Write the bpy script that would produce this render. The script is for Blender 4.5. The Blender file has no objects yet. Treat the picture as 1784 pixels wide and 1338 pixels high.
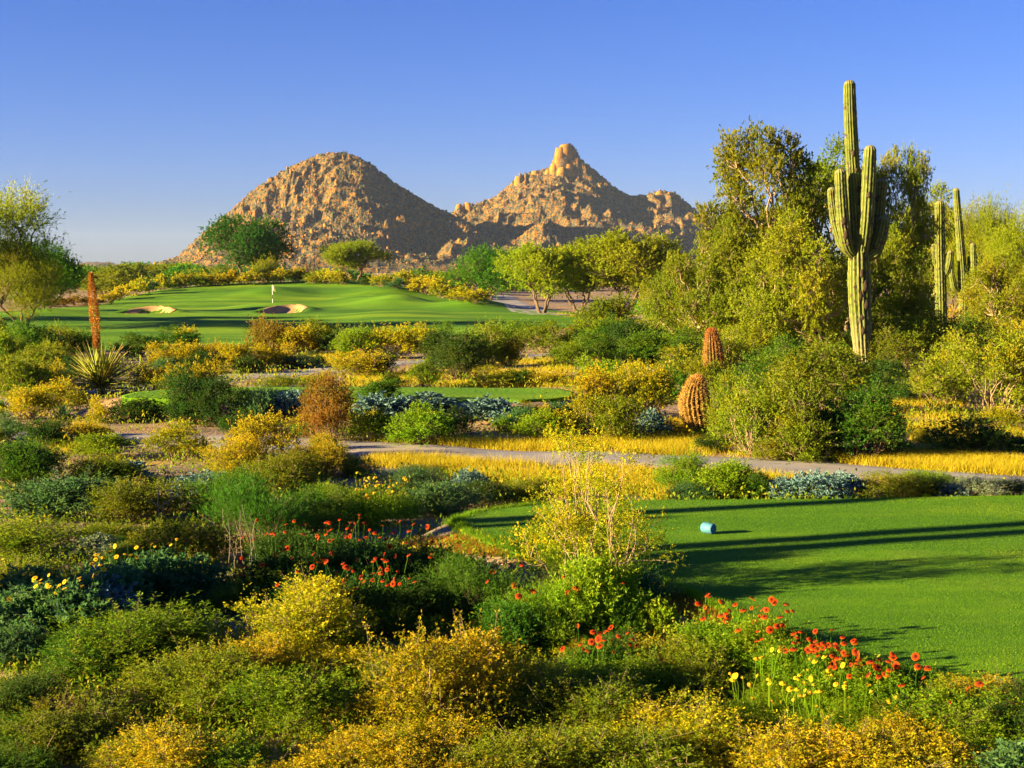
import bpy, math, random
import numpy as np
from mathutils import Vector

random.seed(7)
scn = bpy.context.scene
C = scn.collection
R = math.radians

# ------------------------------------------------------------------ camera, sky, sun, exposure
F = 2451.0                       # focal length in pixels of the 1784 px wide photograph
CAMZ = 2.8
TILT = math.atan(199.0 / F)
cd = bpy.data.cameras.new('camera'); cam = bpy.data.objects.new('camera', cd); C.objects.link(cam)
cam.location = (0, 0, CAMZ); cam.rotation_euler = (math.pi / 2 - TILT, 0, 0)
cd.sensor_width = 36.0; cd.lens = 36.0 * F / 1784.0
cd.clip_start = 0.1; cd.clip_end = 60000
cd.dof.use_dof = True; cd.dof.focus_distance = 26.0; cd.dof.aperture_fstop = 9.0
scn.camera = cam

SUN_EL = 13.5; SUN_BACK = 18.0   # degrees above the horizon; degrees behind due left
sdir = Vector((-math.cos(R(SUN_EL)) * math.cos(R(SUN_BACK)), -math.cos(R(SUN_EL)) * math.sin(R(SUN_BACK)), math.sin(R(SUN_EL))))
world = bpy.data.worlds.new('World'); scn.world = world; world.use_nodes = True
wn = world.node_tree.nodes; wl = world.node_tree.links; wn.clear()
sky = wn.new('ShaderNodeTexSky'); sky.sky_type = 'NISHITA'; sky.sun_disc = False
sky.sun_elevation = R(SUN_EL); sky.sun_rotation = math.atan2(sdir.x, sdir.y)
sky.air_density = 1.0; sky.dust_density = 0.6; sky.ozone_density = 2.5; sky.altitude = 700
hs = wn.new('ShaderNodeHueSaturation'); hs.inputs['Saturation'].default_value = 1.25
tint = wn.new('ShaderNodeMix'); tint.data_type = 'RGBA'; tint.blend_type = 'MULTIPLY'; tint.inputs[0].default_value = 1; tint.inputs[7].default_value = (.305, .352, .70, 1)
bg = wn.new('ShaderNodeBackground'); bg.inputs['Strength'].default_value = 0.05
wo = wn.new('ShaderNodeOutputWorld')
wl.new(sky.outputs[0], hs.inputs['Color']); wl.new(hs.outputs[0], tint.inputs[6]); wl.new(tint.outputs[2], bg.inputs['Color']); wl.new(bg.outputs[0], wo.inputs['Surface'])

sl = bpy.data.lights.new('sun', 'SUN'); sl.energy = 5.0; sl.angle = R(0.5); sl.color = (1.0, 0.77, 0.40)
so = bpy.data.objects.new('sun', sl); C.objects.link(so)
so.rotation_euler = sdir.to_track_quat('Z', 'Y').to_euler()

vs = scn.view_settings
scn.display_settings.display_device = 'sRGB'
vs.view_transform = 'Standard'; vs.look = 'None'; vs.gamma = 1.0; vs.use_curve_mapping = False
vs.exposure = 2.45
scn.render.engine = 'CYCLES'
scn.cycles.max_bounces = 6; scn.cycles.diffuse_bounces = 4; scn.cycles.glossy_bounces = 1
scn.cycles.transmission_bounces = 3; scn.cycles.transparent_max_bounces = 4; scn.cycles.volume_bounces = 0
scn.cycles.use_denoising = True
scn.cycles.sample_clamp_indirect = 4.0

# ------------------------------------------------------------------ helpers
def pdir(px, py):
    """direction through a photograph pixel, scaled to 1 m forward on the ground plan"""
    a = (np.asarray(px, float) - 892.0) / F; v = (669.0 - np.asarray(py, float)) / F
    yy = math.cos(TILT) + v * math.sin(TILT); zz = -math.sin(TILT) + v * math.cos(TILT)
    return a / yy, zz / yy

def sstep(e0, e1, x):
    t = np.clip((x - e0) / (e1 - e0), 0, 1); return t * t * (3 - 2 * t)

def vnoise(x, y, seed=0):
    xi = np.floor(x).astype(np.int64); yi = np.floor(y).astype(np.int64); xf = x - xi; yf = y - yi
    def hsh(a, b):
        n = (a * 374761393 + b * 668265263 + seed * 1442695041) & 0xffffffff
        n = ((n ^ (n >> 13)) * 1274126177) & 0xffffffff
        return ((n ^ (n >> 16)) & 0xffff) / 65535.0
    u = xf * xf * (3 - 2 * xf); v = yf * yf * (3 - 2 * yf)
    return (hsh(xi, yi) * (1 - u) + hsh(xi + 1, yi) * u) * (1 - v) + (hsh(xi, yi + 1) * (1 - u) + hsh(xi + 1, yi + 1) * u) * v

def fbm(x, y, oct=4, seed=0):
    s = 0; a = 0.5; t = 0
    for i in range(oct):
        s = s + a * vnoise(x * 2 ** i, y * 2 ** i, seed + i * 17); t += a; a *= 0.5
    return s / t

# --- plan of the mown areas, given row by row: (distance, left x, right x)
TEE = np.array([(7.2, 5.2, 12), (8.3, 4.2, 12), (9.09, 3.31, 12), (9.6, 2.77, 12), (10.59, 1.98, 12), (11.59, 1.65, 12), (12.59, 1.3, 12), (13.33, .59, 12),
                (13.95, -.07, 12), (14.98, -.56, 12), (15.67, -.68, 12), (16.2, -.41, 12), (16.66, .29, 12), (17.0, 1.44, 12), (17.24, 6.3, 12), (17.3, 11.5, 12)])
PAD = np.array([(31.5, -4.5, 0.2), (31.9, -8.9, 1.0), (32.6, -9.1, 1.45), (33.6, -9.0, 1.5), (34.5, -8.3, 1.2), (35.0, -6.0, 0.6)])
FAIR = np.array([(66, -60, -10.5), (70, -60, -9.2), (80, -60, -5.8), (95, -60, 4.4), (110, -60, 7.7), (125, -60, 8.8), (132, -56, 6.5), (140, -50, 3.9), (160, -47, -2.1),
                 (175, -48.5, -7.3), (190, -47, -14.9), (197, -40, -20), (200, -33, -26)])
BUNKERS = [(-21.3, 131.0, 1.9, 6.0), (-32.8, 127.0, 2.1, 2.8)]       # x, y, half width, half depth

def rowdist(A, x, y):
    """rough signed distance outside a row-shaped area (negative inside)"""
    yc = np.clip(y, A[0, 0], A[-1, 0])
    xl = np.interp(yc, A[:, 0], A[:, 1]); xr = np.interp(yc, A[:, 0], A[:, 2])
    dx = np.maximum(xl - x, x - xr); dy = np.maximum(A[0, 0] - y, y - A[-1, 0])
    return np.where(dy > 0, np.hypot(np.maximum(dx, 0), dy), np.maximum(dx, dy))

HP = np.array([(-20, -.3), (4, -.25), (12, -.28), (17, -.33), (21, -.58), (31, -.6), (34, -.62), (45, -.8), (60, -.95), (75, -1.1), (165, -1.2), (230, -1.2), (600, -1.6), (1500, -1.0), (4000, 2.0)])
def ground_z(x, y):
    x = np.asarray(x, float); y = np.asarray(y, float)
    z = np.interp(y, HP[:, 0], HP[:, 1])
    z = z + (fbm(x * .35, y * .35, 3, 3) - .5) * .16 * sstep(2, 10, y) + (fbm(x * .06, y * .06, 2, 9) - .5) * .5 * sstep(30, 80, np.abs(y))
    # the swell behind the far green, with the green running up its face
    sw = np.exp(-((x + 30) / 19.0) ** 4 * .5) * .85 + .15 * np.exp(-((x + 5) / 26.0) ** 2)
    zz = sstep(158, 200, y) * (1 - sstep(206, 260, y)) * 2.5 * sw
    for mx, my, mh, sx, sy in ((-34, 104, .3, 4.5, 5), (-40, 122, .5, 4, 5), (-12, 150, 1.2, 4, 7), (-4, 143, 1.0, 3.5, 6), (-17, 158, .9, 4, 6), (-25, 150, .5, 5, 7), (-10, 118, .45, 5, 7), (-30, 178, .8, 4, 6), (-42, 98, .5, 5, 5), (-16, 178, .7, 4, 7), (-20, 96, .35, 5, 5)):
        zz = zz + mh * np.exp(-((x - mx) / sx) ** 2 - ((y - my) / sy) ** 2)
    for bx, by, bw, bd in BUNKERS:
        q = np.sqrt(((x - bx) / bw) ** 2 + ((y - by) / bd) ** 2)
        zz = zz + .34 * np.exp(-((q - 1.2) / .4) ** 2) * (.2 + .8 * sstep(-.4, .6, (y - by) / bd)) - .42 * (1 - sstep(.6, 1.05, q)) + .5 * (1 - sstep(.9, 1.1, q)) * np.clip((y - by) / bd, -.3, 1)
    z = z + zz
    t = 1 - sstep(0.0, .8, rowdist(TEE, x, y)); z = z * (1 - t) + (-.05) * t
    t = 1 - sstep(0.0, 1.5, rowdist(PAD, x, y)); z = z * (1 - t) + (-.17) * t
    return z

YS = np.geomspace(4.5, 420, 1400)
def gp(px, py):
    """where the ray through a pixel meets the ground"""
    a, b = pdir(px, py)
    zr = CAMZ + b * YS; zg = ground_z(a * YS, YS)
    k = np.argmax(zr < zg)
    if not (zr < zg).any(): k = len(YS) - 1
    return float(a * YS[k]), float(YS[k])
def gz(x, y): return float(ground_z(np.array([x]), np.array([y]))[0])

# --- meshes
def mesh_np(name, V, Q=None, T=None, col=None, smooth=False, mat=None):
    me = bpy.data.meshes.new(name)
    V = np.asarray(V, np.float32).reshape(-1, 3)
    nq = 0 if Q is None else len(Q); nt = 0 if T is None else len(T)
    me.vertices.add(len(V)); me.vertices.foreach_set('co', V.ravel())
    idx = []; 
    if nq: idx.append(np.asarray(Q, np.int32).ravel())
    if nt: idx.append(np.asarray(T, np.int32).ravel())
    idx = np.concatenate(idx)
    st = np.concatenate([np.arange(nq) * 4, nq * 4 + np.arange(nt) * 3]).astype(np.int32)
    me.loops.add(len(idx)); me.loops.foreach_set('vertex_index', idx)
    me.polygons.add(nq + nt); me.polygons.foreach_set('loop_start', st)
    if smooth: me.polygons.foreach_set('use_smooth', np.ones(nq + nt, bool))
    me.update(calc_edges=True); me.validate()
    if col is not None:
        at = me.attributes.new('v', 'FLOAT_COLOR', 'POINT')
        c = np.ones((len(V), 4), np.float32); c[:, :3] = col; at.data.foreach_set('color', c.ravel())
    if mat: me.materials.append(mat)
    return me

def obj(name, me, parent=None, mat=None):
    o = bpy.data.objects.new(name, me); C.objects.link(o)
    if parent: o.parent = parent
    if mat is not None and me is not None:
        if len(me.materials) == 0: me.materials.append(mat)
        o.material_slots[0].link = 'OBJECT'; o.material_slots[0].material = mat
    return o

def tag(o, label=None, cat=None, group=None, kind=None):
    if label: o['label'] = label
    if cat: o['category'] = cat
    if group: o['group'] = group
    if kind: o['kind'] = kind
    return o

def empty(name, x, y, z, rz=0, s=(1, 1, 1)):
    o = bpy.data.objects.new(name, None); C.objects.link(o)
    o.location = (x, y, z); o.rotation_euler = (0, 0, rz); o.scale = s; o.empty_display_size = .1
    return o

def nrm(v): return v / np.maximum(np.linalg.norm(v, axis=-1, keepdims=True), 1e-9)

class Bag:
    def __init__(s): s.V = []; s.Q = []; s.T = []; s.K = []; s.n = 0
    def add(s, V, Q=None, T=None, col=(0, 0, 0)):
        V = np.asarray(V, float).reshape(-1, 3)
        if Q is not None and len(Q): s.Q.append(np.asarray(Q) + s.n)
        if T is not None and len(T): s.T.append(np.asarray(T) + s.n)
        k = np.asarray(col, float); s.K.append(np.broadcast_to(k, (len(V), 3)))
        s.V.append(V); s.n += len(V)
    def mesh(s, name, smooth=False, mat=None):
        return mesh_np(name, np.concatenate(s.V), np.concatenate(s.Q) if s.Q else None, np.concatenate(s.T) if s.T else None, np.concatenate(s.K), smooth, mat)
    def tube(s, pts, rad, n=5, col=(0, 0, 0), cap=False):
        pts = np.asarray(pts, float); m = len(pts); rad = np.broadcast_to(np.asarray(rad, float), (m,))
        d = nrm(np.gradient(pts, axis=0)); ref = np.array([.13, .97, .2]); 
        if abs(d[:, 1]).max() > .9: ref = np.array([.97, .13, .2])
        a = nrm(np.cross(d, ref)); b = np.cross(d, a)
        th = np.arange(n) * 2 * math.pi / n
        V = pts[:, None] + rad[:, None, None] * (np.cos(th)[None, :, None] * a[:, None] + np.sin(th)[None, :, None] * b[:, None])
        i, j = np.meshgrid(np.arange(m - 1), np.arange(n), indexing='ij'); j2 = (j + 1) % n
        Q = np.stack([i * n + j, i * n + j2, (i + 1) * n + j2, (i + 1) * n + j], -1).reshape(-1, 4)
        s.add(V.reshape(-1, 3), Q, None, col)
        if cap:
            s.T.append(np.array([[s.n - n, s.n - n + k, s.n - n + k + 1] for k in range(1, n - 1)]))

# ------------------------------------------------------------------ materials
def newmat(name):
    m = bpy.data.materials.new(name); m.use_nodes = True
    nt = m.node_tree; nt.nodes.clear(); out = nt.nodes.new('ShaderNodeOutputMaterial')
    return m, nt, out
def nd(nt, t, **kw):
    n = nt.nodes.new(t)
    for k, v in kw.items():
        if k in n.inputs.keys(): n.inputs[k].default_value = v
        else: setattr(n, k, v)
    return n
def mixc(nt, a, b, fac):
    m = nt.nodes.new('ShaderNodeMix'); m.data_type = 'RGBA'
    for s, v in ((m.inputs[6], a), (m.inputs[7], b), (m.inputs[0], fac)):
        if hasattr(v, 'is_output'): nt.links.new(v, s)
        elif isinstance(v, (tuple, list)): s.default_value = (*v, 1)
        else: s.default_value = v
    return m.outputs[2]
def ramp(nt, fac, lo, hi):
    r = nt.nodes.new('ShaderNodeMapRange'); nt.links.new(fac, r.inputs[0]); r.inputs[1].default_value = lo; r.inputs[2].default_value = hi
    return r.outputs[0]
def noise(nt, scale, detail=3, co=None, rough=.6):
    n = nd(nt, 'ShaderNodeTexNoise', Scale=scale, Detail=detail, Roughness=rough)
    if co is None:
        co = nt.nodes.new('ShaderNodeNewGeometry').outputs['Position']
    nt.links.new(co, n.inputs['Vector']); return n.outputs['Fac']

def leafmat(name, c1, c2, c3=None, tip=None, tlo=.6, thi=.9, trans=.48, var=.22):
    m, nt, out = newmat(name)
    at = nd(nt, 'ShaderNodeAttribute', attribute_name='v'); sp = nt.nodes.new('ShaderNodeSeparateColor'); nt.links.new(at.outputs['Color'], sp.inputs[0])
    c = mixc(nt, c1, c2, sp.outputs[0])
    if c3: c = mixc(nt, c, c3, ramp(nt, sp.outputs[2], .55, .95))
    if tip: c = mixc(nt, c, tip, ramp(nt, sp.outputs[1], tlo, thi))
    oi = nt.nodes.new('ShaderNodeObjectInfo'); h = nt.nodes.new('ShaderNodeHueSaturation')
    mr = nt.nodes.new('ShaderNodeMapRange'); nt.links.new(oi.outputs['Random'], mr.inputs[0]); mr.inputs[3].default_value = 1 - var; mr.inputs[4].default_value = 1 + var
    mh = nt.nodes.new('ShaderNodeMapRange'); mlt = nd(nt, 'ShaderNodeMath', operation='FRACT'); ml2 = nd(nt, 'ShaderNodeMath', operation='MULTIPLY'); ml2.inputs[1].default_value = 7.31
    nt.links.new(oi.outputs['Random'], ml2.inputs[0]); nt.links.new(ml2.outputs[0], mlt.inputs[0]); nt.links.new(mlt.outputs[0], mh.inputs[0]); mh.inputs[3].default_value = .485; mh.inputs[4].default_value = .515
    nt.links.new(mr.outputs[0], h.inputs['Value']); nt.links.new(mh.outputs[0], h.inputs['Hue']); nt.links.new(c, h.inputs['Color'])
    p = nd(nt, 'ShaderNodeBsdfPrincipled', Roughness=.6); p.inputs['Specular IOR Level'].default_value = .12
    t = nt.nodes.new('ShaderNodeBsdfTranslucent'); mx = nt.nodes.new('ShaderNodeMixShader'); mx.inputs[0].default_value = trans
    nt.links.new(h.outputs[0], p.inputs['Base Color']); nt.links.new(h.outputs[0], t.inputs['Color'])
    nt.links.new(p.outputs[0], mx.inputs[1]); nt.links.new(t.outputs[0], mx.inputs[2]); nt.links.new(mx.outputs[0], out.inputs[0])
    return m

def plainmat(name, c1, c2, scale=6.0, rough=.85, bump=.3, bscale=None, detail=4, spec=.2, bdist=.05, c3=None, s3=1.0, lo=.35, hi=.65):
    m, nt, out = newmat(name)
    f = noise(nt, scale, detail); c = mixc(nt, c1, c2, ramp(nt, f, lo, hi))
    if c3: c = mixc(nt, c, c3, ramp(nt, noise(nt, s3, 4), .48, .66))
    p = nd(nt, 'ShaderNodeBsdfPrincipled', Roughness=rough); p.inputs['Specular IOR Level'].default_value = spec
    nt.links.new(c, p.inputs['Base Color'])
    if bump:
        b = nt.nodes.new('ShaderNodeBump'); b.inputs['Strength'].default_value = bump; b.inputs['Distance'].default_value = bdist
        nt.links.new(noise(nt, bscale or scale * 4, 4), b.inputs['Height']); nt.links.new(b.outputs[0], p.inputs['Normal'])
    nt.links.new(p.outputs[0], out.inputs[0]); return m

M = {}
M['soil'] = plainmat('desert_soil', (.30, .21, .13), (.20, .15, .11), .9, .95, .9, 14, 6, .1, .04, (.36, .22, .09), .35)
M['turf'] = plainmat('mown_turf', (.065, .17, .005), (.11, .22, .006), 3.0, .9, .8, 90, 5, .1, .02, (.11, .17, .015), .5)
M['fairway'] = plainmat('fairway_turf', (.085, .20, .004), (.13, .25, .005), .25, .9, .6, 8, 5, .1, .06, (.17, .27, .006), .06)
def bandmat(name, src, sc, amt):
    m = src; nt = m.node_tree; pr = [n for n in nt.nodes if n.type == 'BSDF_PRINCIPLED'][0]; lk = pr.inputs['Base Color'].links[0].from_socket
    mp = nt.nodes.new('ShaderNodeMapping'); mp.inputs['Scale'].default_value = sc; nt.links.new(nt.nodes.new('ShaderNodeNewGeometry').outputs['Position'], mp.inputs['Vector'])
    f = ramp(nt, noise(nt, 1.0, 3, mp.outputs[0]), .42, .58); nt.links.new(mixc(nt, lk, amt, f), pr.inputs['Base Color'])
bandmat('fairway', M['fairway'], (.022, .16, .1), (.055, .15, .004)); bandmat('turf', M['turf'], (.12, .9, .1), (.05, .14, .004))
M['sand'] = plainmat('bunker_sand', (.42, .25, .10), (.36, .21, .085), 4, .95, .4, 20)
M['path'] = plainmat('path_concrete', (.25, .235, .235), (.20, .19, .195), 1.5, .9, .25, 30, 5, .2, .01, (.33, .28, .22), .5)
M['bark'] = plainmat('bark', (.16, .105, .06), (.09, .062, .04), 14, .9, .6, 40)
M['palebark'] = plainmat('pale_twig', (.34, .24, .14), (.22, .15, .09), 14, .9, .3, 40)
M['bluepaint'] = plainmat('blue_paint', (.06, .19, .26), (.05, .165, .23), 30, .6, .15, 90, 4, .3)
M['blueshade'] = plainmat('blue_shaded_end', (.02, .10, .20), (.018, .085, .17), 25, .6, .2, 90, 4, .3)  # shade on the log's end face, put into a deeper blue
M['white'] = plainmat('white_paint', (.78, .76, .70), (.72, .70, .64), 10, .5, 0)
M['black'] = plainmat('black_paint', (.02, .02, .02), (.03, .03, .03), 10, .5, 0)
M['flag'] = plainmat('flag_cloth', (.75, .62, .25), (.66, .54, .2), 10, .8, 0)

L = {}
L['gold'] = leafmat('leaf_gold', (.12, .185, .006), (.29, .29, .006), (.46, .34, .006), (.58, .43, .008), .36, .95)
L['goldfl'] = leafmat('leaf_gold_flower', (.16, .18, .008), (.30, .26, .008), (.45, .35, .006), (.60, .46, .008), .35, .8)
L['green'] = leafmat('leaf_green', (.040, .12, .008), (.09, .20, .010), (.13, .20, .008))
L['dark'] = leafmat('leaf_dark', (.022, .068, .010), (.05, .11, .010), (.07, .11, .008))
L['olive'] = leafmat('leaf_olive', (.10, .165, .006), (.20, .25, .008), (.30, .27, .008))
L['blue'] = leafmat('leaf_blue', (.075, .15, .13), (.14, .24, .20), (.085, .18, .16), trans=.15)
L['teal'] = leafmat('leaf_teal', (.045, .14, .04), (.10, .21, .055), (.10, .18, .05))
L['lime'] = leafmat('leaf_lime', (.11, .23, .006), (.20, .32, .008), (.25, .31, .010), (.36, .38, .012), .7, 1.0)
L['rust'] = leafmat('leaf_rust', (.13, .11, .010), (.24, .15, .010), (.27, .13, .012), (.28, .20, .015), .8, 1.0)
L['silver'] = leafmat('leaf_silver', (.17, .25, .12), (.28, .36, .18), (.2, .28, .15), trans=.15)
L['mesq'] = leafmat('leaf_mesquite', (.105, .165, .006), (.21, .245, .008), (.27, .25, .008), trans=.48)
L['palo'] = leafmat('leaf_palo_verde', (.16, .23, .006), (.27, .32, .008), (.32, .31, .010))
L['fresh'] = leafmat('leaf_fresh', (.045, .17, .008), (.09, .25, .010), (.13, .25, .008))
L['round'] = leafmat('leaf_ironwood', (.025, .11, .010), (.06, .17, .012), (.05, .15, .012))
L['straw'] = leafmat('dry_straw', (.36, .34, .012), (.64, .56, .016), (.50, .36, .018), trans=.4)
L['turf'] = leafmat('turf_blade', (.06, .20, .004), (.12, .28, .005), (.19, .30, .006), trans=.4, var=0)

def flowermat(name, cols, rough=.6):
    """the mesh attribute picks the petal zone: r = position from the heart to the rim"""
    m, nt, out = newmat(name)
    at = nd(nt, 'ShaderNodeAttribute', attribute_name='v'); sp = nt.nodes.new('ShaderNodeSeparateColor'); nt.links.new(at.outputs['Color'], sp.inputs[0])
    cr = nt.nodes.new('ShaderNodeValToRGB'); e = cr.color_ramp.elements
    for k, (p, c) in enumerate(cols):
        q = e[k] if k < 2 else e.new(p)
        q.position = p; q.color = (*c, 1)
    nt.links.new(sp.outputs[0], cr.inputs[0])
    p = nd(nt, 'ShaderNodeBsdfPrincipled', Roughness=rough); p.inputs['Specular IOR Level'].default_value = .05; t = nt.nodes.new('ShaderNodeBsdfTranslucent'); mx = nt.nodes.new('ShaderNodeMixShader'); mx.inputs[0].default_value = .25
    nt.links.new(cr.outputs[0], p.inputs['Base Color']); nt.links.new(cr.outputs[0], t.inputs['Color'])
    nt.links.new(p.outputs[0], mx.inputs[1]); nt.links.new(t.outputs[0], mx.inputs[2]); nt.links.new(mx.outputs[0], out.inputs[0])
    return m
M['gail'] = flowermat('blanket_flower', [(0, (.08, .012, .008)), (1, (.50, .13, .012)), (.35, (.10, .010, .006)), (.45, (.36, .022, .003)), (.85, (.42, .045, .003))])
M['mari'] = flowermat('marigold_flower', [(0, (.5, .26, .01)), (1, (.72, .5, .02))])
M['daisy'] = flowermat('daisy_flower', [(0, (.25, .10, .01)), (1, (.70, .44, .015)), (.3, (.3, .12, .01)), (.36, (.66, .4, .012))])

# ------------------------------------------------------------------ the setting
def grid_mesh(X, Y, Z, name, mat, smooth=True):
    m, n = X.shape; V = np.stack([X, Y, Z], -1).reshape(-1, 3)
    i, j = np.meshgrid(np.arange(m - 1), np.arange(n - 1), indexing='ij')
    Q = np.stack([i * n + j, i * n + j + 1, (i + 1) * n + j + 1, (i + 1) * n + j], -1).reshape(-1, 4)
    return mesh_np(name, V, Q, None, None, smooth, mat)

yy = np.concatenate([np.linspace(-30, 3, 12)[:-1], np.geomspace(3, 300, 300), np.geomspace(320, 9000, 50)])
uu = np.linspace(-1, 1, 261)
half = np.where(yy < 40, 40, yy * 1.0) * np.where(yy > 300, 1.6, 1)
Yg = np.repeat(yy[:, None], 261, 1); Xg = np.sign(uu) * (np.abs(uu) ** 1.35) * half[:, None]
Zg = ground_z(Xg, Yg)
d_f = rowdist(FAIR, Xg, Yg); Zg = Zg - .06 * (1 - sstep(0, .6, d_f))
tag(obj('ground', grid_mesh(Xg, Yg, Zg, 'ground', M['soil'])), kind='structure')

def rows_sheet(A, name, mat, ny, nx, dz, zfun, skirt=.12):
    y = np.linspace(A[0, 0], A[-1, 0], ny); xl = np.interp(y, A[:, 0], A[:, 1]); xr = np.interp(y, A[:, 0], A[:, 2])
    w = (fbm(y * 1.3, y * 0, 3, 5) - .5) * .12; xl = xl + w
    u = np.linspace(0, 1, nx); X = xl[:, None] * (1 - u) + xr[:, None] * u; Y = np.repeat(y[:, None], nx, 1); Z = zfun(X, Y) + dz
    # a skirt round the border that runs down into the soil
    Xp = np.pad(X, 1, mode='edge'); Yp = np.pad(Y, 1, mode='edge'); Zp = np.pad(Z, 1, mode='edge')
    Zp[0] -= skirt; Zp[-1] -= skirt; Zp[1:-1, 0] -= skirt; Zp[1:-1, -1] -= skirt
    Xp[:, 0] -= .03; Xp[:, -1] += .03; Yp[0] -= .03; Yp[-1] += .03
    return tag(obj(name, grid_mesh(Xp, Yp, Zp, name, mat)), kind='structure')
teez = lambda x, y: (fbm(x * .5, y * .5, 2, 21) - .5) * .04
rows_sheet(TEE, 'tee_turf', M['turf'], 160, 140, 0.0, teez)
rows_sheet(PAD, 'tee_pad_turf', M['fairway'], 40, 120, -.12, lambda x, y: (fbm(x * .3, y * .3, 2, 22) - .5) * .05, .3)
rows_sheet(FAIR, 'fairway', M['fairway'], 260, 130, .03, ground_z, .2)

def ribbon(name, pts, width, mat, dz=.012):
    P = np.array([gp(*p) for p in pts]); s = np.concatenate([[0], np.cumsum(np.hypot(*np.diff(P, axis=0).T))])
    n = int(s[-1] / .35) + 2; t = np.linspace(0, s[-1], n)
    x = np.interp(t, s, P[:, 0]); y = np.interp(t, s, P[:, 1])
    k = np.hanning(15); k /= k.sum()
    x = np.convolve(np.pad(x, 7, mode='reflect', reflect_type='odd'), k, 'valid'); y = np.convolve(np.pad(y, 7, mode='reflect', reflect_type='odd'), k, 'valid')
    d = nrm(np.stack([np.gradient(x), np.gradient(y)], -1)); nx_, ny_ = -d[:, 1], d[:, 0]
    u = np.linspace(-.5, .5, 9); X = x[:, None] + nx_[:, None] * u * width; Y = y[:, None] + ny_[:, None] * u * width
    zc = ground_z(X, Y); Z = np.maximum(zc, zc[:, 4:5] - .02) + dz
    Z[:, 0] -= .1; Z[:, -1] -= .1
    return tag(obj(name, grid_mesh(X, Y, Z, name, mat)), kind='structure')
ribbon('cart_path', [(-120, 752), (60, 760), (230, 768), (380, 768), (520, 774), (650, 781), (800, 790), (1000, 799), (1100, 803), (1300, 812), (1450, 822), (1600, 834), (1784, 846), (1950, 856)], 2.2, M['path'])
ribbon('upper_cart_path', [(-130, 716), (30, 704), (130, 688), (260, 670), (400, 657), (500, 652), (590, 643), (700, 632), (820, 625), (930, 620), (1050, 612)], 2.4, M['path'])
ribbon('far_cart_path', [(862, 514), (876, 521), (890, 530), (915, 540), (960, 549)], 4.5, M['path'], .03)

for k, (bx, by, bw, bd) in enumerate(BUNKERS):
    th = np.linspace(0, 2 * math.pi, 49); rr = np.linspace(0, 1, 12)
    wob = 1 + .08 * np.sin(3 * th + k) + .05 * np.sin(5 * th)
    X = bx + bw * np.cos(th)[None] * rr[:, None] * wob; Y = by + bd * np.sin(th)[None] * rr[:, None] * wob
    tag(obj('sand_bunker', grid_mesh(X, Y, ground_z(X, Y) + .055, 'sand_bunker', M['sand'])), kind='structure')

# ------------------------------------------------------------------ mountains
def rockmat():
    m, nt, out = newmat('mountain_rock')
    f = noise(nt, .05, 6); g = noise(nt, .16, 5)
    c = mixc(nt, (.22, .10, .014), (.33, .148, .017), ramp(nt, f, .35, .65))
    c = mixc(nt, c, (.085, .075, .045), ramp(nt, g, .44, .56))
    v = nd(nt, 'ShaderNodeTexVoronoi', Scale=.27); nt.links.new(nt.nodes.new('ShaderNodeNewGeometry').outputs['Position'], v.inputs['Vector'])
    c = mixc(nt, c, (.05, .055, .028), ramp(nt, v.outputs['Distance'], .55, .32))
    p = nd(nt, 'ShaderNodeBsdfPrincipled', Roughness=.95); p.inputs['Specular IOR Level'].default_value = .1
    b = nt.nodes.new('ShaderNodeBump'); b.inputs['Strength'].default_value = 1; b.inputs['Distance'].default_value = 4
    nt.links.new(noise(nt, .12, 6, None, .7), b.inputs['Height']); nt.links.new(b.outputs[0], p.inputs['Normal'])
    nt.links.new(c, p.inputs['Base Color']); nt.links.new(p.outputs[0], out.inputs[0]); return m
M['rock'] = rockmat()
M['boulder'] = plainmat('boulder_rock', (.37, .175, .021), (.25, .115, .018), .12, .95, .8, .5, 5, .1, 1.0)

M['scrub'] = plainmat('mountain_scrub', (.045, .06, .015), (.075, .08, .02), .2, .95, 0)
def ico():
    bm_t = (1 + 5 ** .5) / 2
    v = nrm(np.array([(-1, bm_t, 0), (1, bm_t, 0), (-1, -bm_t, 0), (1, -bm_t, 0), (0, -1, bm_t), (0, 1, bm_t), (0, -1, -bm_t), (0, 1, -bm_t), (bm_t, 0, -1), (bm_t, 0, 1), (-bm_t, 0, -1), (-bm_t, 0, 1)], float))
    f = [(0, 11, 5), (0, 5, 1), (0, 1, 7), (0, 7, 10), (0, 10, 11), (1, 5, 9), (5, 11, 4), (11, 10, 2), (10, 7, 6), (7, 1, 8), (3, 9, 4), (3, 4, 2), (3, 2, 6), (3, 6, 8), (3, 8, 9), (4, 9, 5), (2, 4, 11), (6, 2, 10), (8, 6, 7), (9, 8, 1)]
    return v, np.array(f)
def ico_sub():
    v, f = ico(); v = list(map(tuple, v)); out = []; memo = {}
    def mid(a, b):
        k = (min(a, b), max(a, b))
        if k not in memo:
            p = nrm((np.array(v[a]) + np.array(v[b]))[None])[0]; v.append(tuple(p)); memo[k] = len(v) - 1
        return memo[k]
    for a, b, c in f:
        x, y, z = mid(a, b), mid(b, c), mid(c, a); out += [(a, x, z), (b, y, x), (c, z, y), (x, y, z)]
    return np.array(v), np.array(out)
ICO, ICOF = ico(); ICO2, ICOF2 = ico_sub()

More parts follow.
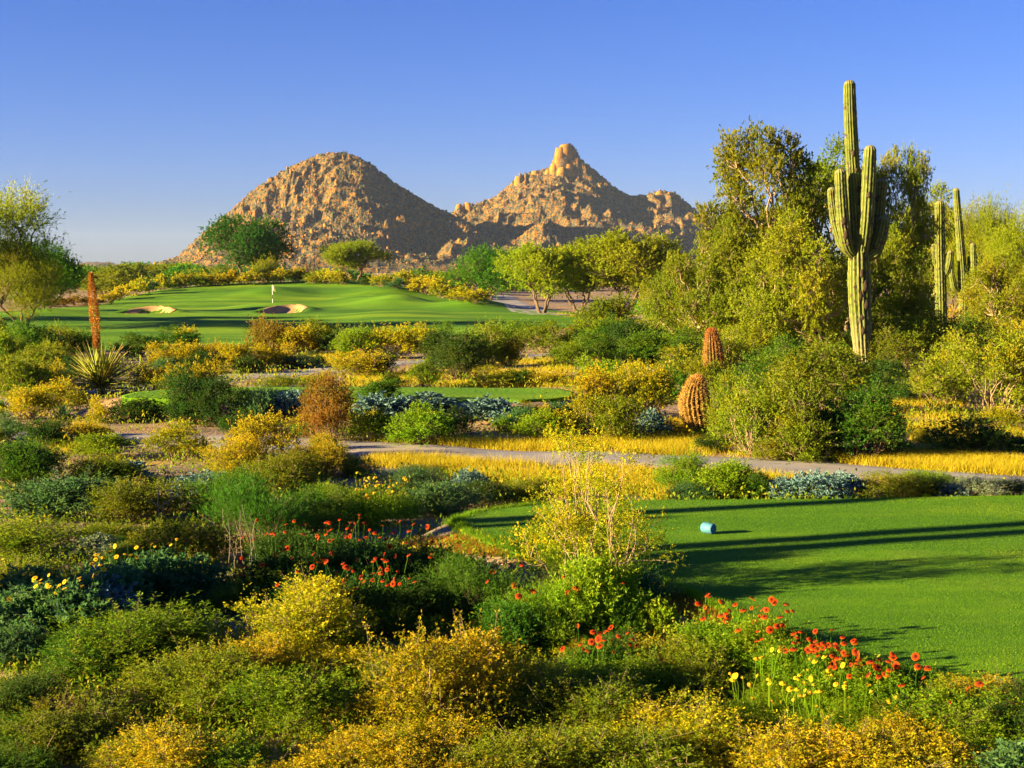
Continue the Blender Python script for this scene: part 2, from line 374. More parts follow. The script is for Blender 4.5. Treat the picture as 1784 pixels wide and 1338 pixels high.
def mountain(name, prof, base, rc, wf, wb, spire=None, seed=1, cols=520, rows=230, nb=900, label=None, fine=5.0):
    """prof: skyline (photo pixels); the slope runs forward wf metres and back wb metres from the crest at distance rc"""
    prof = np.array(prof, float); c = np.linspace(prof[0, 0], prof[-1, 0], cols)
    py = np.interp(c, prof[:, 0], prof[:, 1]); ax, bz = pdir(c, py); crest = np.maximum(CAMZ + bz * rc, 0) + 1.0
    if spire:
        sp = np.array(spire, float); pb = np.interp(c, sp[:, 0], sp[:, 1]); _, b2 = pdir(c, pb); cb = np.maximum(CAMZ + b2 * rc, 0) + 1.0
    else: cb = crest
    r = np.concatenate([np.linspace(rc - wf, rc + 20, int(rows * .78))[:-1], np.linspace(rc + 20, rc + wb, rows - int(rows * .78) + 1)])
    Rr = np.repeat(r[:, None], cols, 1); Xm = Rr * ax[None]
    jag = (fbm(Xm * .006, Rr * .006, 3, seed) - .5)
    t = np.where(Rr < rc, (Rr - (rc - wf)) / wf, 1 - (Rr - rc) / wb); t = np.clip(t, 0, 1)
    S = np.where(Rr < rc, t ** 1.15, t)
    Zm = cb[None] * S
    amp = np.clip(Zm / 40, 0, 1)
    Zm = Zm + amp * (jag * 80 * (1 - t ** 5) + (fbm(Xm * .02, Rr * .02, 3, seed + 5) - .5) * 22 * (1 - .6 * t ** 8) + (fbm(Xm * .07, Rr * .07, 3, seed + 9) - .5) * fine * 2.2)
    rid = np.abs(fbm(Xm * .03, Rr * .03, 3, seed + 31) - .5) * 2; Zm = Zm + amp * np.maximum(0, .25 - rid) * 26
    cell = vnoise(Xm * .11 + 7 * vnoise(Xm * .03, Rr * .03, seed), Rr * .05, seed + 71); crag = np.where(cell > .55, (cell - .55) * 2.2, 0) * sstep(.42, .62, fbm(Xm * .016, Rr * .016, 3, seed + 50))
    Zm = Zm + amp * crag * 13 * (1 - .5 * t ** 10) + amp * np.random.default_rng(seed + 2).normal(size=Zm.shape) * .75
    if spire:
        q = (crest - cb)[None]; Zm = Zm + q * np.exp(-((Rr - rc + 6) / 22.0) ** 4) * (.9 + .2 * fbm(Xm * .1, Rr * .1, 3, seed + 3))
    # pull every column's highest point back to the skyline, smoothly across columns
    el = ((Zm - CAMZ) / Rr).max(0); want = (crest - CAMZ) / rc
    corr = (want - el) * rc; k = np.hanning(13); k /= k.sum(); corr = np.convolve(np.pad(corr, 6, mode='edge'), k, 'valid')
    Zm = Zm + corr[None] * (t ** 1.5) * .9
    Zm = Zm - 6 * (1 - np.clip(t * 8, 0, 1)) - 3
    o = tag(obj(name, grid_mesh(Xm, Rr, Zm, name, M['rock'], False)), label=label, kind='structure')
    rng = np.random.default_rng(seed); B = Bag(); n = 0; tries = 0
    while n < nb and tries < 40000:
        tries += 1
        i = int(rng.integers(3, int(rows * .8))); j = int(rng.integers(2, cols - 2))
        x, y, z = Xm[i, j], Rr[i, j], Zm[i, j]
        if z < 8: continue
        cl = fbm(np.array([x * .018]), np.array([y * .018]), 3, seed + 50)[0]
        if rng.random() > .05 + 2.6 * max(0, cl - .5) + .25 * t[i, j] ** 3: continue
        s = rng.uniform(.5, 1.3) * (2.2 if rng.random() < .06 else 1)
        IV, IF = (ICO2, ICOF2) if s > 1.5 else (ICO, ICOF)
        v = IV * (1 + .6 * (rng.random((len(IV), 1)) - .5)) * s * np.array([rng.uniform(.7, 1.3), rng.uniform(.7, 1.3), rng.uniform(.8, 1.9)])
        a = rng.random() * 6.28; v = np.stack([v[:, 0] * math.cos(a) - v[:, 1] * math.sin(a), v[:, 0] * math.sin(a) + v[:, 1] * math.cos(a), v[:, 2]], -1)
        B.add(v + np.array([x, y, z]), None, IF); n += 1
    if nb:      # dark scrub dotted over the slopes
        S2 = Bag(); ii = rng.integers(2, int(rows * .8), nb * 2); jj = rng.integers(2, cols - 2, nb * 2)
        for i, j in zip(ii, jj):
            if Zm[i, j] < 2: continue
            s = rng.uniform(.7, 1.9); S2.add(ICO * (1 + .5 * (rng.random((12, 1)) - .5)) * s * np.array([1, 1, .8]) + np.array([Xm[i, j], Rr[i, j], Zm[i, j] + .3]), None, ICOF)
        tag(obj('scrub', S2.mesh('scrub', False, M['scrub']), o), kind='stuff')
    if n: tag(obj('boulders', B.mesh('boulders', False, M['boulder']), o), kind='stuff')
    return o, (Xm, Rr, Zm)

mountain('mountain', [(225, 468), (265, 460), (310, 444), (350, 408), (400, 366), (432, 336), (450, 322), (480, 304), (505, 288), (545, 270), (575, 263), (600, 263), (628, 272), (655, 290), (690, 318), (730, 344), (770, 364), (800, 376), (840, 400), (890, 432), (940, 462)],
         None, 1900, 380, 800, None, 11, 520, 190, 1700)
peak, _g = mountain('mountain_peak', [(700, 455), (760, 400), (790, 366), (800, 358), (830, 352), (860, 342), (885, 322), (905, 303), (930, 296), (950, 292), (960, 286), (967, 262), (976, 256), (984, 250), (996, 250), (1006, 262), (1012, 276), (1028, 288), (1045, 302), (1075, 328), (1100, 340), (1130, 336), (1150, 330), (1175, 333), (1195, 350), (1230, 376), (1260, 380), (1290, 370), (1310, 378), (1360, 410), (1420, 455)],
         None, 2300, 420, 350, [(700, 455), (790, 366), (860, 342), (905, 303), (950, 296), (985, 292), (1028, 294), (1045, 302), (1075, 328), (1110, 340), (1150, 330), (1195, 350), (1230, 376), (1290, 370), (1360, 410), (1420, 455)], 23, 520, 185, 1400)
def spire_rocks(parent, rows, rc):
    rng = np.random.default_rng(55)
    for px, top, bot, w, dy in rows:
        a, bt = pdir(px, top); _, bb = pdir(px, bot); Y = rc + dy; z1 = CAMZ + float(bt) * Y; z0 = CAMZ + float(bb) * Y; W = w / F * Y
        v = np.clip(ICO2 * 1.25, -.82, .82) * (1 + .22 * (rng.random((len(ICO2), 1)) - .5)); v = v / np.abs(v).max(0) * np.array([W / 2, W * .45, (z1 - z0) / 2]); v[:, :2] *= (1 - .18 * (v[:, 2:3] / ((z1 - z0) / 2)))
        an = rng.uniform(-.5, .5); v = np.stack([v[:, 0] * math.cos(an) - v[:, 1] * math.sin(an), v[:, 0] * math.sin(an) + v[:, 1] * math.cos(an), v[:, 2]], -1)
        obj('rock', mesh_np('rock', v + np.array([float(a) * Y, Y, (z0 + z1) / 2]), None, ICOF2, None, False, M['boulder']), parent)
spire_rocks(peak, [(985, 249, 300, 26, -14), (975, 256, 310, 18, -20), (998, 258, 305, 18, -8), (966, 282, 335, 18, -22), (978, 290, 345, 20, -30), (992, 285, 330, 18, -24), (1006, 275, 320, 16, -8), (1018, 288, 325, 18, -6), (955, 294, 330, 14, -18), (932, 297, 325, 16, -14), (904, 306, 340, 16, -16), (800, 354, 385, 14, -16), (815, 352, 380, 14, -14), (1150, 331, 360, 16, -16), (1168, 334, 362, 14, -16)], 2300)
mountain('foothill', [(700, 466), (735, 452), (760, 422), (785, 390), (800, 384), (815, 390), (835, 405), (870, 420), (900, 414), (930, 390), (955, 378), (975, 396), (1000, 418), (1040, 440), (1100, 460)],
         None, 1780, 240, 200, None, 37, 300, 120, 420)
mountain('far_hill', [(-900, 466), (-500, 462), (-200, 464), (60, 461), (130, 459), (165, 455), (200, 458), (260, 463), (330, 466)], None, 4200, 700, 500, None, 41, 130, 36, 0)
mountain('far_hill', [(1230, 462), (1400, 452), (1600, 440), (1800, 452), (2200, 445), (2800, 460)], None, 4200, 700, 500, None, 43, 130, 36, 0)

# ------------------------------------------------------------------ plants: shapes
def leaves(rng, lobes, ntw, lpt, ll, lw, tl, up=.5, spread=.5, droop=0., along=.8, shell=.45, under=.35, stray=.16):
    """leafy twigs spread through the lobes; returns verts, quads, colours, and the twigs' own lines"""
    lobes = np.asarray(lobes, float); w = lobes[:, 3] ** 2; li = rng.choice(len(lobes), ntw, p=w / w.sum())
    u = nrm(rng.normal(size=(ntw, 3))); low = (u[:, 2] < 0) & (rng.random(ntw) > under); u[low, 2] *= -1
    rad = rng.uniform(shell, 1.0, ntw) * lobes[li, 3]
    zs = lobes[:, 4] if lobes.shape[1] > 4 else np.ones(len(lobes))
    A = lobes[li, :3] + u * rad[:, None] * np.stack([np.ones(ntw), np.ones(ntw), zs[li]], -1)
    D = nrm(u + np.array([0, 0, up]) + rng.normal(size=(ntw, 3)) * spread)
    tlen = tl * rng.uniform(.5, 1.3, ntw) * np.where(rng.random(ntw) < stray, rng.uniform(1.3, 2.4, ntw), 1)
    t = rng.random((ntw, lpt)) ** .8
    P = A[:, None] + D[:, None] * (tlen[:, None] * t)[..., None]
    P[..., 2] -= droop * (t ** 2) * tlen[:, None]
    P = P + rng.normal(size=P.shape) * tl * .05
    n = ntw * lpt; P = P.reshape(-1, 3)
    ax = nrm(np.repeat(D, lpt, 0) * along + rng.normal(size=(n, 3)) * .55); sd = nrm(np.cross(ax, rng.normal(size=(n, 3))))
    sz = rng.uniform(.6, 1.25, n)[:, None]; nn = np.cross(ax, sd)
    V = np.stack([P, P + ax * ll * sz * .5 + sd * lw * sz * .5, P + ax * ll * sz + nn * ll * .12, P + ax * ll * sz * .5 - sd * lw * sz * .5], 1).reshape(-1, 3)
    Q = np.arange(n * 4).reshape(-1, 4)
    lr = rng.random(len(lobes)); twr = rng.random(ntw)
    r = np.clip(.55 * rng.random(n) + .45 * np.repeat(twr, lpt), 0, 1); g = t.reshape(-1) * np.repeat(.5 + .5 * np.clip(u[:, 2], 0, 1), lpt); b = np.clip(.7 * np.repeat(lr[li], lpt) + .3 * rng.random(n), 0, 1)
    K = np.repeat(np.stack([r, g, b], -1), 4, 0)
    return V, Q, K, (A, D, tlen)

def ribbons(B, A, D, tlen, rad, rng, frac=.3):
    k = rng.random(len(A)) < frac; A = A[k]; D = D[k]; tl = tlen[k]; n = len(A)
    if n == 0: return
    s1 = nrm(np.cross(D, rng.normal(size=(n, 3)))); s2 = np.cross(D, s1)
    c3 = [s1, -.5 * s1 + .87 * s2, -.5 * s1 - .87 * s2]; a0 = A - D * tl[:, None] * .6; a1 = A + D * tl[:, None] * .9
    V = np.stack([a0 + c * rad for c in c3] + [a1 + c * rad * .4 for c in c3], 1)
    Q = []; base = np.arange(n) * 6
    for i in range(3):
        j = (i + 1) % 3; Q.append(np.stack([base + i, base + j, base + 3 + j, base + 3 + i], -1))
    B.add(V.reshape(-1, 3), np.concatenate(Q))

def bent(rng, a, b, n=6, wob=.08):
    a = np.asarray(a, float); b = np.asarray(b, float); t = np.linspace(0, 1, n)[:, None]; L_ = np.linalg.norm(b - a)
    mid = (a + b) / 2 + rng.normal(size=3) * L_ * wob * 1.5; p = a * (1 - t) ** 2 + 2 * mid * t * (1 - t) + b * t ** 2
    p[1:-1] += rng.normal(size=(n - 2, 3)) * L_ * wob * .35
    return p

SH = {}
def shrub_shape(key, seed, nl, ntw, lpt, ll, lw, tl, up=.6, spread=.5, droop=0, wide=1.0, hgt=.62, lob=(.16, .27), stemr=.008, tw=.25, along=.8, shell=.35, sprig=0):
    """a bush 1 m wide and about 0.75 m tall; stretched when placed"""
    rng = np.random.default_rng(seed); lobes = []
    for i in range(nl):
        a = rng.random() * 6.283; r = .34 * math.sqrt(rng.random()) * wide; q = r / .34
        rr = rng.uniform(*lob); z = rng.uniform(.16, 1.0) * hgt * (1 - .45 * q * q)
        lobes.append((r * math.cos(a), r * math.sin(a), max(z, rr * .55), rr))
    V, Q, K, (A, D, tlen) = leaves(rng, lobes, ntw, lpt, ll, lw, tl, up, spread, droop, along, shell)
    if sprig:      # upright leafy shoots that break the outline
        tops = [(lx + rng.normal() * lr * .5, ly + rng.normal() * lr * .5, lz + lr * rng.uniform(.5, .95), .02) for lx, ly, lz, lr in lobes for _ in range(2)]
        V2, Q2, K2, (A2, D2, t2) = leaves(rng, tops, sprig, 14, ll * 1.05, lw, .19, 2.6, .45, 0, along, .2, .2, 0.)
        V = np.concatenate([V, V2]); Q = np.concatenate([Q, Q2 + len(V) - len(V2)]); K = np.concatenate([K, K2]); A = np.concatenate([A, np.repeat(A2, 4, 0)]); D = np.concatenate([D, np.repeat(D2, 4, 0)]); tlen = np.concatenate([tlen, np.repeat(t2, 4)])
    V[:, 2] = np.maximum(V[:, 2], .004)
    kx = 1.0 / (np.percentile(V[:, 0], 99) - np.percentile(V[:, 0], 1)); kz = .8 / np.percentile(V[:, 2], 99.3); NS = np.array([kx, kx, kz]); V = V * NS
    fo = mesh_np('foliage', V, Q, None, K)
    B = Bag()
    for lx, ly, lz, lr in lobes:
        for _ in range(2):
            e = np.array([lx, ly, lz]) + rng.normal(size=3) * lr * .5; s = np.array([lx, ly, 0]) * .18 + np.array([rng.normal() * .02, rng.normal() * .02, -.04])
            B.tube(bent(rng, s, e), np.linspace(stemr, stemr * .3, 6), 4)
    ribbons(B, A, D, tlen, stemr * .28, rng, tw)
    B.V = [v * NS for v in B.V]
    SH.setdefault(key, []).append((fo, B.mesh('stems', True)))

for s in range(3): shrub_shape('fineN', 100 + s, 20, 2700, 11, .022, .0105, .10, .5, .55, tw=.14, lob=(.10, .23), sprig=70)
for s in range(3): shrub_shape('leafN', 120 + s, 16, 1500, 10, .042, .015, .12, .9, .45, tw=.2, sprig=30)
for s in range(3): shrub_shape('broadN', 140 + s, 15, 800, 10, .060, .028, .08, .5, .5, tw=.06)
for s in range(2): shrub_shape('uprightN', 160 + s, 18, 800, 18, .038, .010, .24, 2.2, .28, tw=.4, lob=(.10, .18), along=.55)
for s in range(2): shrub_shape('featherN', 170 + s, 14, 1500, 13, .05, .005, .20, 1.3, .4, tw=.2, lob=(.10, .2), along=1.2)
for s in range(5): shrub_shape('fineM', 200 + s, 17, 1000, 10, .034, .018, .11, .5, .6, tw=.10, lob=(.08, .22), hgt=.72, wide=1.15, sprig=36)
for s in range(3): shrub_shape('broadM', 220 + s, 13, 420, 9, .080, .042, .08, .5, .5, tw=.03)
for s in range(2): shrub_shape('uprightM', 240 + s, 14, 380, 14, .06, .018, .20, 2.0, .3, tw=.2, lob=(.10, .18), along=.6)
for s in range(4): shrub_shape('tallM', 250 + s, 24, 1400, 11, .029, .015, .12, .6, .6, tw=.12, hgt=.85, wide=1.1, lob=(.08, .2), sprig=36)
for s in range(3): shrub_shape('fineF', 270 + s, 11, 260, 9, .070, .04, .12, .5, .55, tw=0)

KIND = {'gold': ('golden_shrub', 'golden-leaved shrub'), 'goldfl': ('flowering_shrub', 'shrub thick with yellow flowers'), 'green': ('green_shrub', 'mid-green leafy shrub'),
        'dark': ('dark_shrub', 'dark green dense shrub'), 'olive': ('olive_shrub', 'olive-green twiggy shrub'), 'blue': ('brittlebush', 'blue-grey brittlebush'), 'teal': ('teal_shrub', 'grey-green soft shrub'),
        'lime': ('lime_shrub', 'yellow-green leafy shrub'), 'rust': ('rusty_shrub', 'rust-brown shrub'), 'silver': ('silver_shrub', 'silvery pale-leaved shrub')}
records = []; cnt = {}
def shrub(px, py, w, h, col, shape, zone, label=None, xy=None, yscale=1.0):
    x, y = xy if xy else gp(px, py)
    W = w / F * y; H = h / F * y
    k = (shape, ); i = cnt.get(k, 0); cnt[k] = i + 1
    fo, st = SH[shape][i % len(SH[shape])]
    nm, ph = KIND[col]
    o = empty(nm, x, y, gz(x, y) - .01, random.uniform(0, 6.28), (W * 1.0, W * yscale, H / .80))
    obj('foliage', fo, o, L[col]); tag(obj('stems', st, o, M['palebark'] if col in ('gold', 'olive', 'silver', 'blue', 'rust') else M['bark']), kind='stuff')
    records.append((o, ph, zone, W * H, label))
    return o

# ------------------------------------------------------------------ plants: where the bushes stand (photo pixel of the foot, width and height in pixels)
def put(zone, rows, shapes):
    for (px, py, w, h, col, *rest) in rows:
        if zone in ('in the front of the planting', 'in the left planting'): py -= .26 * h; h *= .74        # same top, lower bush standing further back
        sh = rest[0] if rest else None; lab = rest[1] if len(rest) > 1 else None
        shrub(px, py, w, h, col, shapes.get(sh, sh) if sh in shapes else (sh or shapes.get(col, shapes['*'])), zone, lab)
MID = {'*': 'fineM', 'blue': 'broadM', 'dark': 'fineM', 'lime': 'fineM', 'silver': 'broadM'}
NEAR = {'*': 'fineN', 'blue': 'broadN', 'dark': 'leafN', 'green': 'leafN', 'teal': 'leafN', 'lime': 'leafN', 'silver': 'broadN'}

put('in front of the far fairway', [
    (88, 622, 90, 52, 'olive'), (18, 634, 75, 48, 'olive'), (140, 612, 60, 30, 'dark'), (236, 620, 78, 40, 'green'), (300, 606, 82, 38, 'green'), (324, 603, 46, 34, 'gold'),
    (475, 617, 88, 62, 'rust'), (515, 618, 70, 50, 'gold'), (550, 614, 105, 58, 'olive'), (590, 616, 50, 40, 'dark'), (618, 624, 78, 54, 'lime'), (645, 608, 46, 44, 'dark'), (690, 624, 100, 58, 'gold'),
    (735, 612, 70, 48, 'gold'), (770, 606, 80, 44, 'green'), (850, 638, 95, 78, 'olive'), (880, 637, 64, 50, 'gold'), (905, 606, 80, 46, 'lime'), (950, 615, 95, 55, 'olive'),
    (1000, 607, 44, 42, 'rust'), (1032, 607, 50, 32, 'gold'), (1090, 612, 115, 58, 'green'), (1150, 608, 90, 52, 'olive'), (1045, 630, 66, 40, 'green'), (1108, 630, 62, 36, 'dark'), (992, 638, 76, 44, 'lime')], MID)
put('beside the upper cart path', [
    (45, 694, 105, 76, 'olive'), (15, 690, 70, 56, 'dark'), (103, 642, 46, 28, 'blue'), (60, 645, 70, 32, 'teal'), (272, 644, 66, 46, 'goldfl'), (320, 642, 70, 46, 'goldfl'), (366, 640, 66, 44, 'goldfl'), (415, 645, 70, 46, 'goldfl'), (458, 643, 62, 44, 'goldfl'),
    (500, 640, 64, 40, 'goldfl'), (358, 650, 76, 40, 'dark'), (430, 650, 66, 30, 'dark'), (300, 650, 60, 28, 'teal'), (520, 642, 85, 24, 'teal'), (545, 636, 40, 24, 'dark'), (625, 657, 120, 46, 'gold'), (660, 655, 60, 40, 'dark'),
    (800, 664, 122, 84, 'dark', 'tallM', 'tallest dark green dense shrub beside the upper cart path'), (785, 642, 95, 66, 'dark'), (740, 674, 50, 48, 'lime'), (852, 674, 84, 36, 'olive'), (905, 672, 60, 30, 'green'), (955, 672, 50, 26, 'goldfl'), (690, 676, 46, 26, 'olive'), (490, 677, 95, 22, 'olive'), (560, 670, 70, 24, 'gold')], MID)
put('around the middle tee pad', [
    (265, 684, 84, 46, 'gold'), (330, 692, 118, 64, 'gold'), (330, 738, 118, 98, 'dark', 'tallM'), (392, 744, 102, 84, 'dark', 'tallM'), (55, 730, 82, 54, 'gold'), (105, 718, 98, 58, 'gold'), (168, 738, 40, 48, 'goldfl'), (235, 737, 94, 44, 'dark'),
    (450, 742, 78, 68, 'teal'), (508, 727, 60, 44, 'blue'), (568, 769, 98, 116, 'rust', 'tallM', 'tall rust-brown twiggy bush in front of the middle tee pad'), (655, 704, 78, 44, 'green'), (660, 738, 108, 50, 'blue'), (752, 722, 90, 34, 'blue'), (735, 774, 116, 72, 'lime', 'fineM'), (797, 760, 62, 52, 'dark'),
    (645, 768, 82, 54, 'olive'), (700, 770, 70, 46, 'dark'), (855, 738, 76, 44, 'blue'), (892, 752, 76, 44, 'teal'), (942, 770, 84, 58, 'lime', 'fineM'), (1012, 767, 106, 72, 'gold'), (1072, 770, 110, 84, 'olive'), (1140, 759, 66, 44, 'blue'), (1040, 718, 96, 80, 'gold'), (1112, 728, 118, 90, 'gold'), (1170, 704, 76, 64, 'green'),
    (1182, 668, 108, 64, 'olive'), (1100, 690, 80, 60, 'gold'), (1050, 672, 90, 50, 'lime', 'fineM'), (985, 735, 60, 34, 'teal')], MID)
put('in the thicket round the tall saguaro', [
    (1505, 802, 165, 130, 'green', 'tallM', 'bright green rounded bush beside the near cart path below the tall saguaro'), (1390, 799, 150, 155, 'olive', 'tallM'), (1315, 793, 140, 138, 'olive', 'tallM'), (1278, 775, 90, 125, 'olive', 'tallM'), (1450, 790, 100, 90, 'dark'), (1560, 790, 70, 70, 'olive'),
    (1430, 724, 180, 125, 'olive', 'tallM'), (1350, 694, 150, 108, 'green', 'tallM'), (1510, 694, 120, 70, 'dark'), (1572, 700, 62, 36, 'dark'), (1545, 676, 66, 48, 'dark'), (1455, 670, 120, 70, 'olive'), (1280, 668, 120, 80, 'olive', 'tallM'), (1215, 652, 110, 80, 'green', 'tallM'), (1300, 640, 130, 80, 'olive', 'tallM'), (1390, 632, 140, 90, 'green', 'tallM'),
    (1470, 636, 90, 50, 'green'), (1570, 644, 130, 90, 'olive', 'tallM'), (1240, 787, 70, 30, 'dark'), (1242, 690, 90, 66, 'olive'), (1268, 770, 60, 66, 'olive'), (1375, 800, 44, 32, 'lime', 'uprightM'), (1340, 802, 60, 40, 'olive'), (1430, 804, 70, 40, 'olive')], MID)
put('right of the tall saguaro', [(1590, 632, 150, 110, 'olive', 'tallM'), (1548, 655, 110, 80, 'olive', 'tallM'), 
    (1650, 704, 140, 125, 'olive', 'tallM'), (1735, 724, 180, 150, 'olive', 'tallM'), (1795, 716, 130, 130, 'gold', 'tallM'), (1690, 794, 135, 70, 'dark', 'fineM', 'low rounded dark bush on the dry grass right of the tall saguaro'), (1778, 788, 60, 34, 'dark'), (1640, 640, 140, 70, 'olive', 'tallM'), (1720, 640, 140, 76, 'olive', 'tallM'), (1790, 640, 130, 90, 'gold', 'tallM'), (1730, 750, 90, 40, 'gold'), (1605, 770, 40, 26, 'gold')], MID)
put('on the gravel beyond the left planting', [
    (10, 770, 70, 54, 'teal'), (78, 777, 100, 48, 'dark'), (152, 774, 76, 40, 'gold'), (193, 800, 112, 44, 'lime', 'fineM'), (312, 802, 104, 68, 'gold'), (420, 754, 66, 44, 'dark'), (455, 802, 118, 82, 'goldfl', 'fineM', 'tall shrub topped with yellow flowers beside the near cart path'), (405, 840, 140, 80, 'gold', 'fineN'), (180, 852, 118, 54, 'lime', 'fineN'), (222, 838, 86, 32, 'blue')], MID)
put('in the strip behind the near tee', [
    (1370, 868, 90, 36, 'blue', 'broadN'), (1432, 869, 108, 48, 'blue', 'broadN'), (1478, 867, 66, 40, 'blue', 'broadN'), (1550, 868, 118, 48, 'olive', 'fineN'), (1610, 867, 90, 40, 'dark', 'fineN'), (1662, 869, 76, 26, 'blue', 'broadN'), (1705, 869, 96, 42, 'silver', 'uprightN'), (1765, 867, 66, 38, 'teal', 'uprightN'), (1620, 855, 96, 34, 'lime', 'fineN'),
    (1185, 858, 84, 70, 'lime', 'fineN'), (1265, 867, 108, 64, 'lime', 'leafN'), (1200, 872, 86, 30, 'teal'), (1310, 868, 70, 46, 'green', 'fineN'), (820, 862, 66, 44, 'blue', 'broadN'), (770, 897, 120, 62, 'teal', 'leafN'), (850, 885, 90, 50, 'dark', 'fineN'), (720, 860, 100, 46, 'teal', 'fineN'), (915, 880, 100, 50, 'olive', 'fineN'), (690, 845, 60, 30, 'silver', 'uprightN')], NEAR)
put('in the left planting', [
    (45, 884, 160, 118, 'green', 'fineN'), (110, 932, 195, 102, 'teal'), (250, 934, 160, 100, 'olive'), (385, 934, 160, 116, 'green', 'fineN'), (350, 874, 105, 50, 'blue'), (555, 853, 120, 82, 'gold'), (620, 838, 70, 42, 'olive'), (480, 880, 150, 92, 'olive'), (320, 1014, 180, 110, 'olive', 'fineN'), (455, 1000, 175, 175, 'green', 'featherN', 'tall green feathery bush behind the pale dry stalks'), (545, 960, 130, 110, 'green', 'fineN'),
    (60, 992, 190, 92, 'lime', 'uprightN'), (180, 988, 110, 56, 'silver'), (60, 1092, 215, 118, 'olive', 'fineN'), (230, 1055, 135, 72, 'lime', 'fineN'), (140, 1134, 205, 118, 'blue', 'broadN'), (330, 1080, 130, 108, 'teal', 'broadN'), (250, 1195, 270, 140, 'lime', 'uprightN'), (140, 1206, 195, 94, 'green', 'fineN'), (20, 1180, 150, 90, 'teal'), (400, 1090, 110, 80, 'green', 'featherN'), (690, 905, 60, 40, 'teal'), (580, 900, 90, 60, 'lime', 'fineN')], NEAR)
put('in the front of the planting', [
    (330, 1278, 250, 138, 'olive'), (130, 1340, 230, 116, 'olive'), (300, 1395, 250, 130, 'gold'), (30, 1300, 150, 126, 'dark', 'fineN'), (20, 1410, 170, 110, 'green', 'fineN'), (520, 1186, 255, 172, 'gold'), (500, 1300, 270, 140, 'lime', 'fineN'), (430, 1230, 170, 120, 'gold'), (765, 1335, 280, 245, 'gold', 'fineN', 'biggest golden-leaved shrub at the front of the planting'), (640, 1420, 260, 130, 'gold'), (470, 1420, 200, 90, 'goldfl'),
    (930, 1300, 230, 140, 'olive', 'fineN'), (880, 1405, 250, 130, 'olive'), (1055, 1310, 230, 138, 'olive'), (1085, 1415, 270, 140, 'olive'), (1180, 1240, 210, 120, 'olive'), (1205, 1350, 230, 135, 'gold'), (1400, 1405, 270, 150, 'gold'), (1590, 1365, 200, 112, 'gold'), (1660, 1345, 250, 145, 'lime', 'fineN'), (1790, 1350, 190, 160, 'dark', 'fineN'), (1600, 1430, 280, 140, 'gold'), (1760, 1440, 220, 150, 'teal', 'broadN'), (1720, 1260, 160, 70, 'gold'), (700, 1250, 150, 110, 'olive')], NEAR)
put('beside the tall bare-stemmed bush at the tee corner', [
    (1040, 1105, 160, 140, 'lime', 'leafN'), (1135, 1114, 90, 72, 'lime', 'broadN'), (960, 1125, 130, 116, 'lime', 'featherN'), (1030, 1020, 210, 130, 'lime', 'featherN'), (830, 1085, 170, 126, 'green', 'featherN'), (900, 1140, 130, 90, 'green', 'leafN'), (1120, 1060, 90, 80, 'teal', 'leafN'), (760, 1040, 140, 90, 'dark', 'leafN'), (1060, 1170, 110, 70, 'dark', 'fineN'), (640, 1060, 150, 110, 'dark'), (560, 1050, 140, 100, 'dark', 'leafN'), (710, 1110, 140, 80, 'green', 'featherN')], NEAR)
put('along the crest behind the far green', [
    (212, 522, 34, 22, 'goldfl', 'fineF'), (236, 515, 34, 32, 'gold', 'fineF'), (262, 510, 30, 22, 'teal', 'fineF'), (286, 505, 36, 26, 'gold', 'fineF'), (306, 503, 28, 18, 'teal', 'fineF'), (326, 501, 40, 26, 'gold', 'fineF'), (345, 500, 34, 20, 'olive', 'fineF'), (363, 499, 36, 24, 'gold', 'fineF'), (384, 498, 30, 20, 'gold', 'fineF'), (404, 497, 36, 26, 'goldfl', 'fineF'), (430, 496, 36, 26, 'gold', 'fineF'), (458, 494, 50, 44, 'olive', 'fineM'), (486, 494, 38, 26, 'gold', 'fineF'), (514, 493, 50, 26, 'gold', 'fineF'),
    (545, 494, 40, 22, 'olive', 'fineF'), (572, 495, 40, 26, 'gold', 'fineF'), (598, 496, 34, 20, 'gold', 'fineF'), (640, 497, 30, 16, 'dark', 'fineF'), (665, 500, 36, 22, 'gold', 'fineF'), (690, 503, 36, 18, 'teal', 'fineF'), (722, 508, 40, 24, 'goldfl', 'fineF'), (745, 513, 56, 32, 'gold', 'fineF'), (772, 520, 60, 34, 'gold', 'fineF'), (800, 524, 50, 26, 'gold', 'fineF'), (826, 530, 54, 26, 'goldfl', 'fineF'), (850, 512, 60, 26, 'dark', 'fineF'), (800, 505, 60, 26, 'dark', 'fineF'), (190, 530, 34, 20, 'goldfl', 'fineF'), (110, 535, 60, 16, 'rust', 'fineF'), (150, 532, 50, 18, 'rust', 'fineF')], MID)

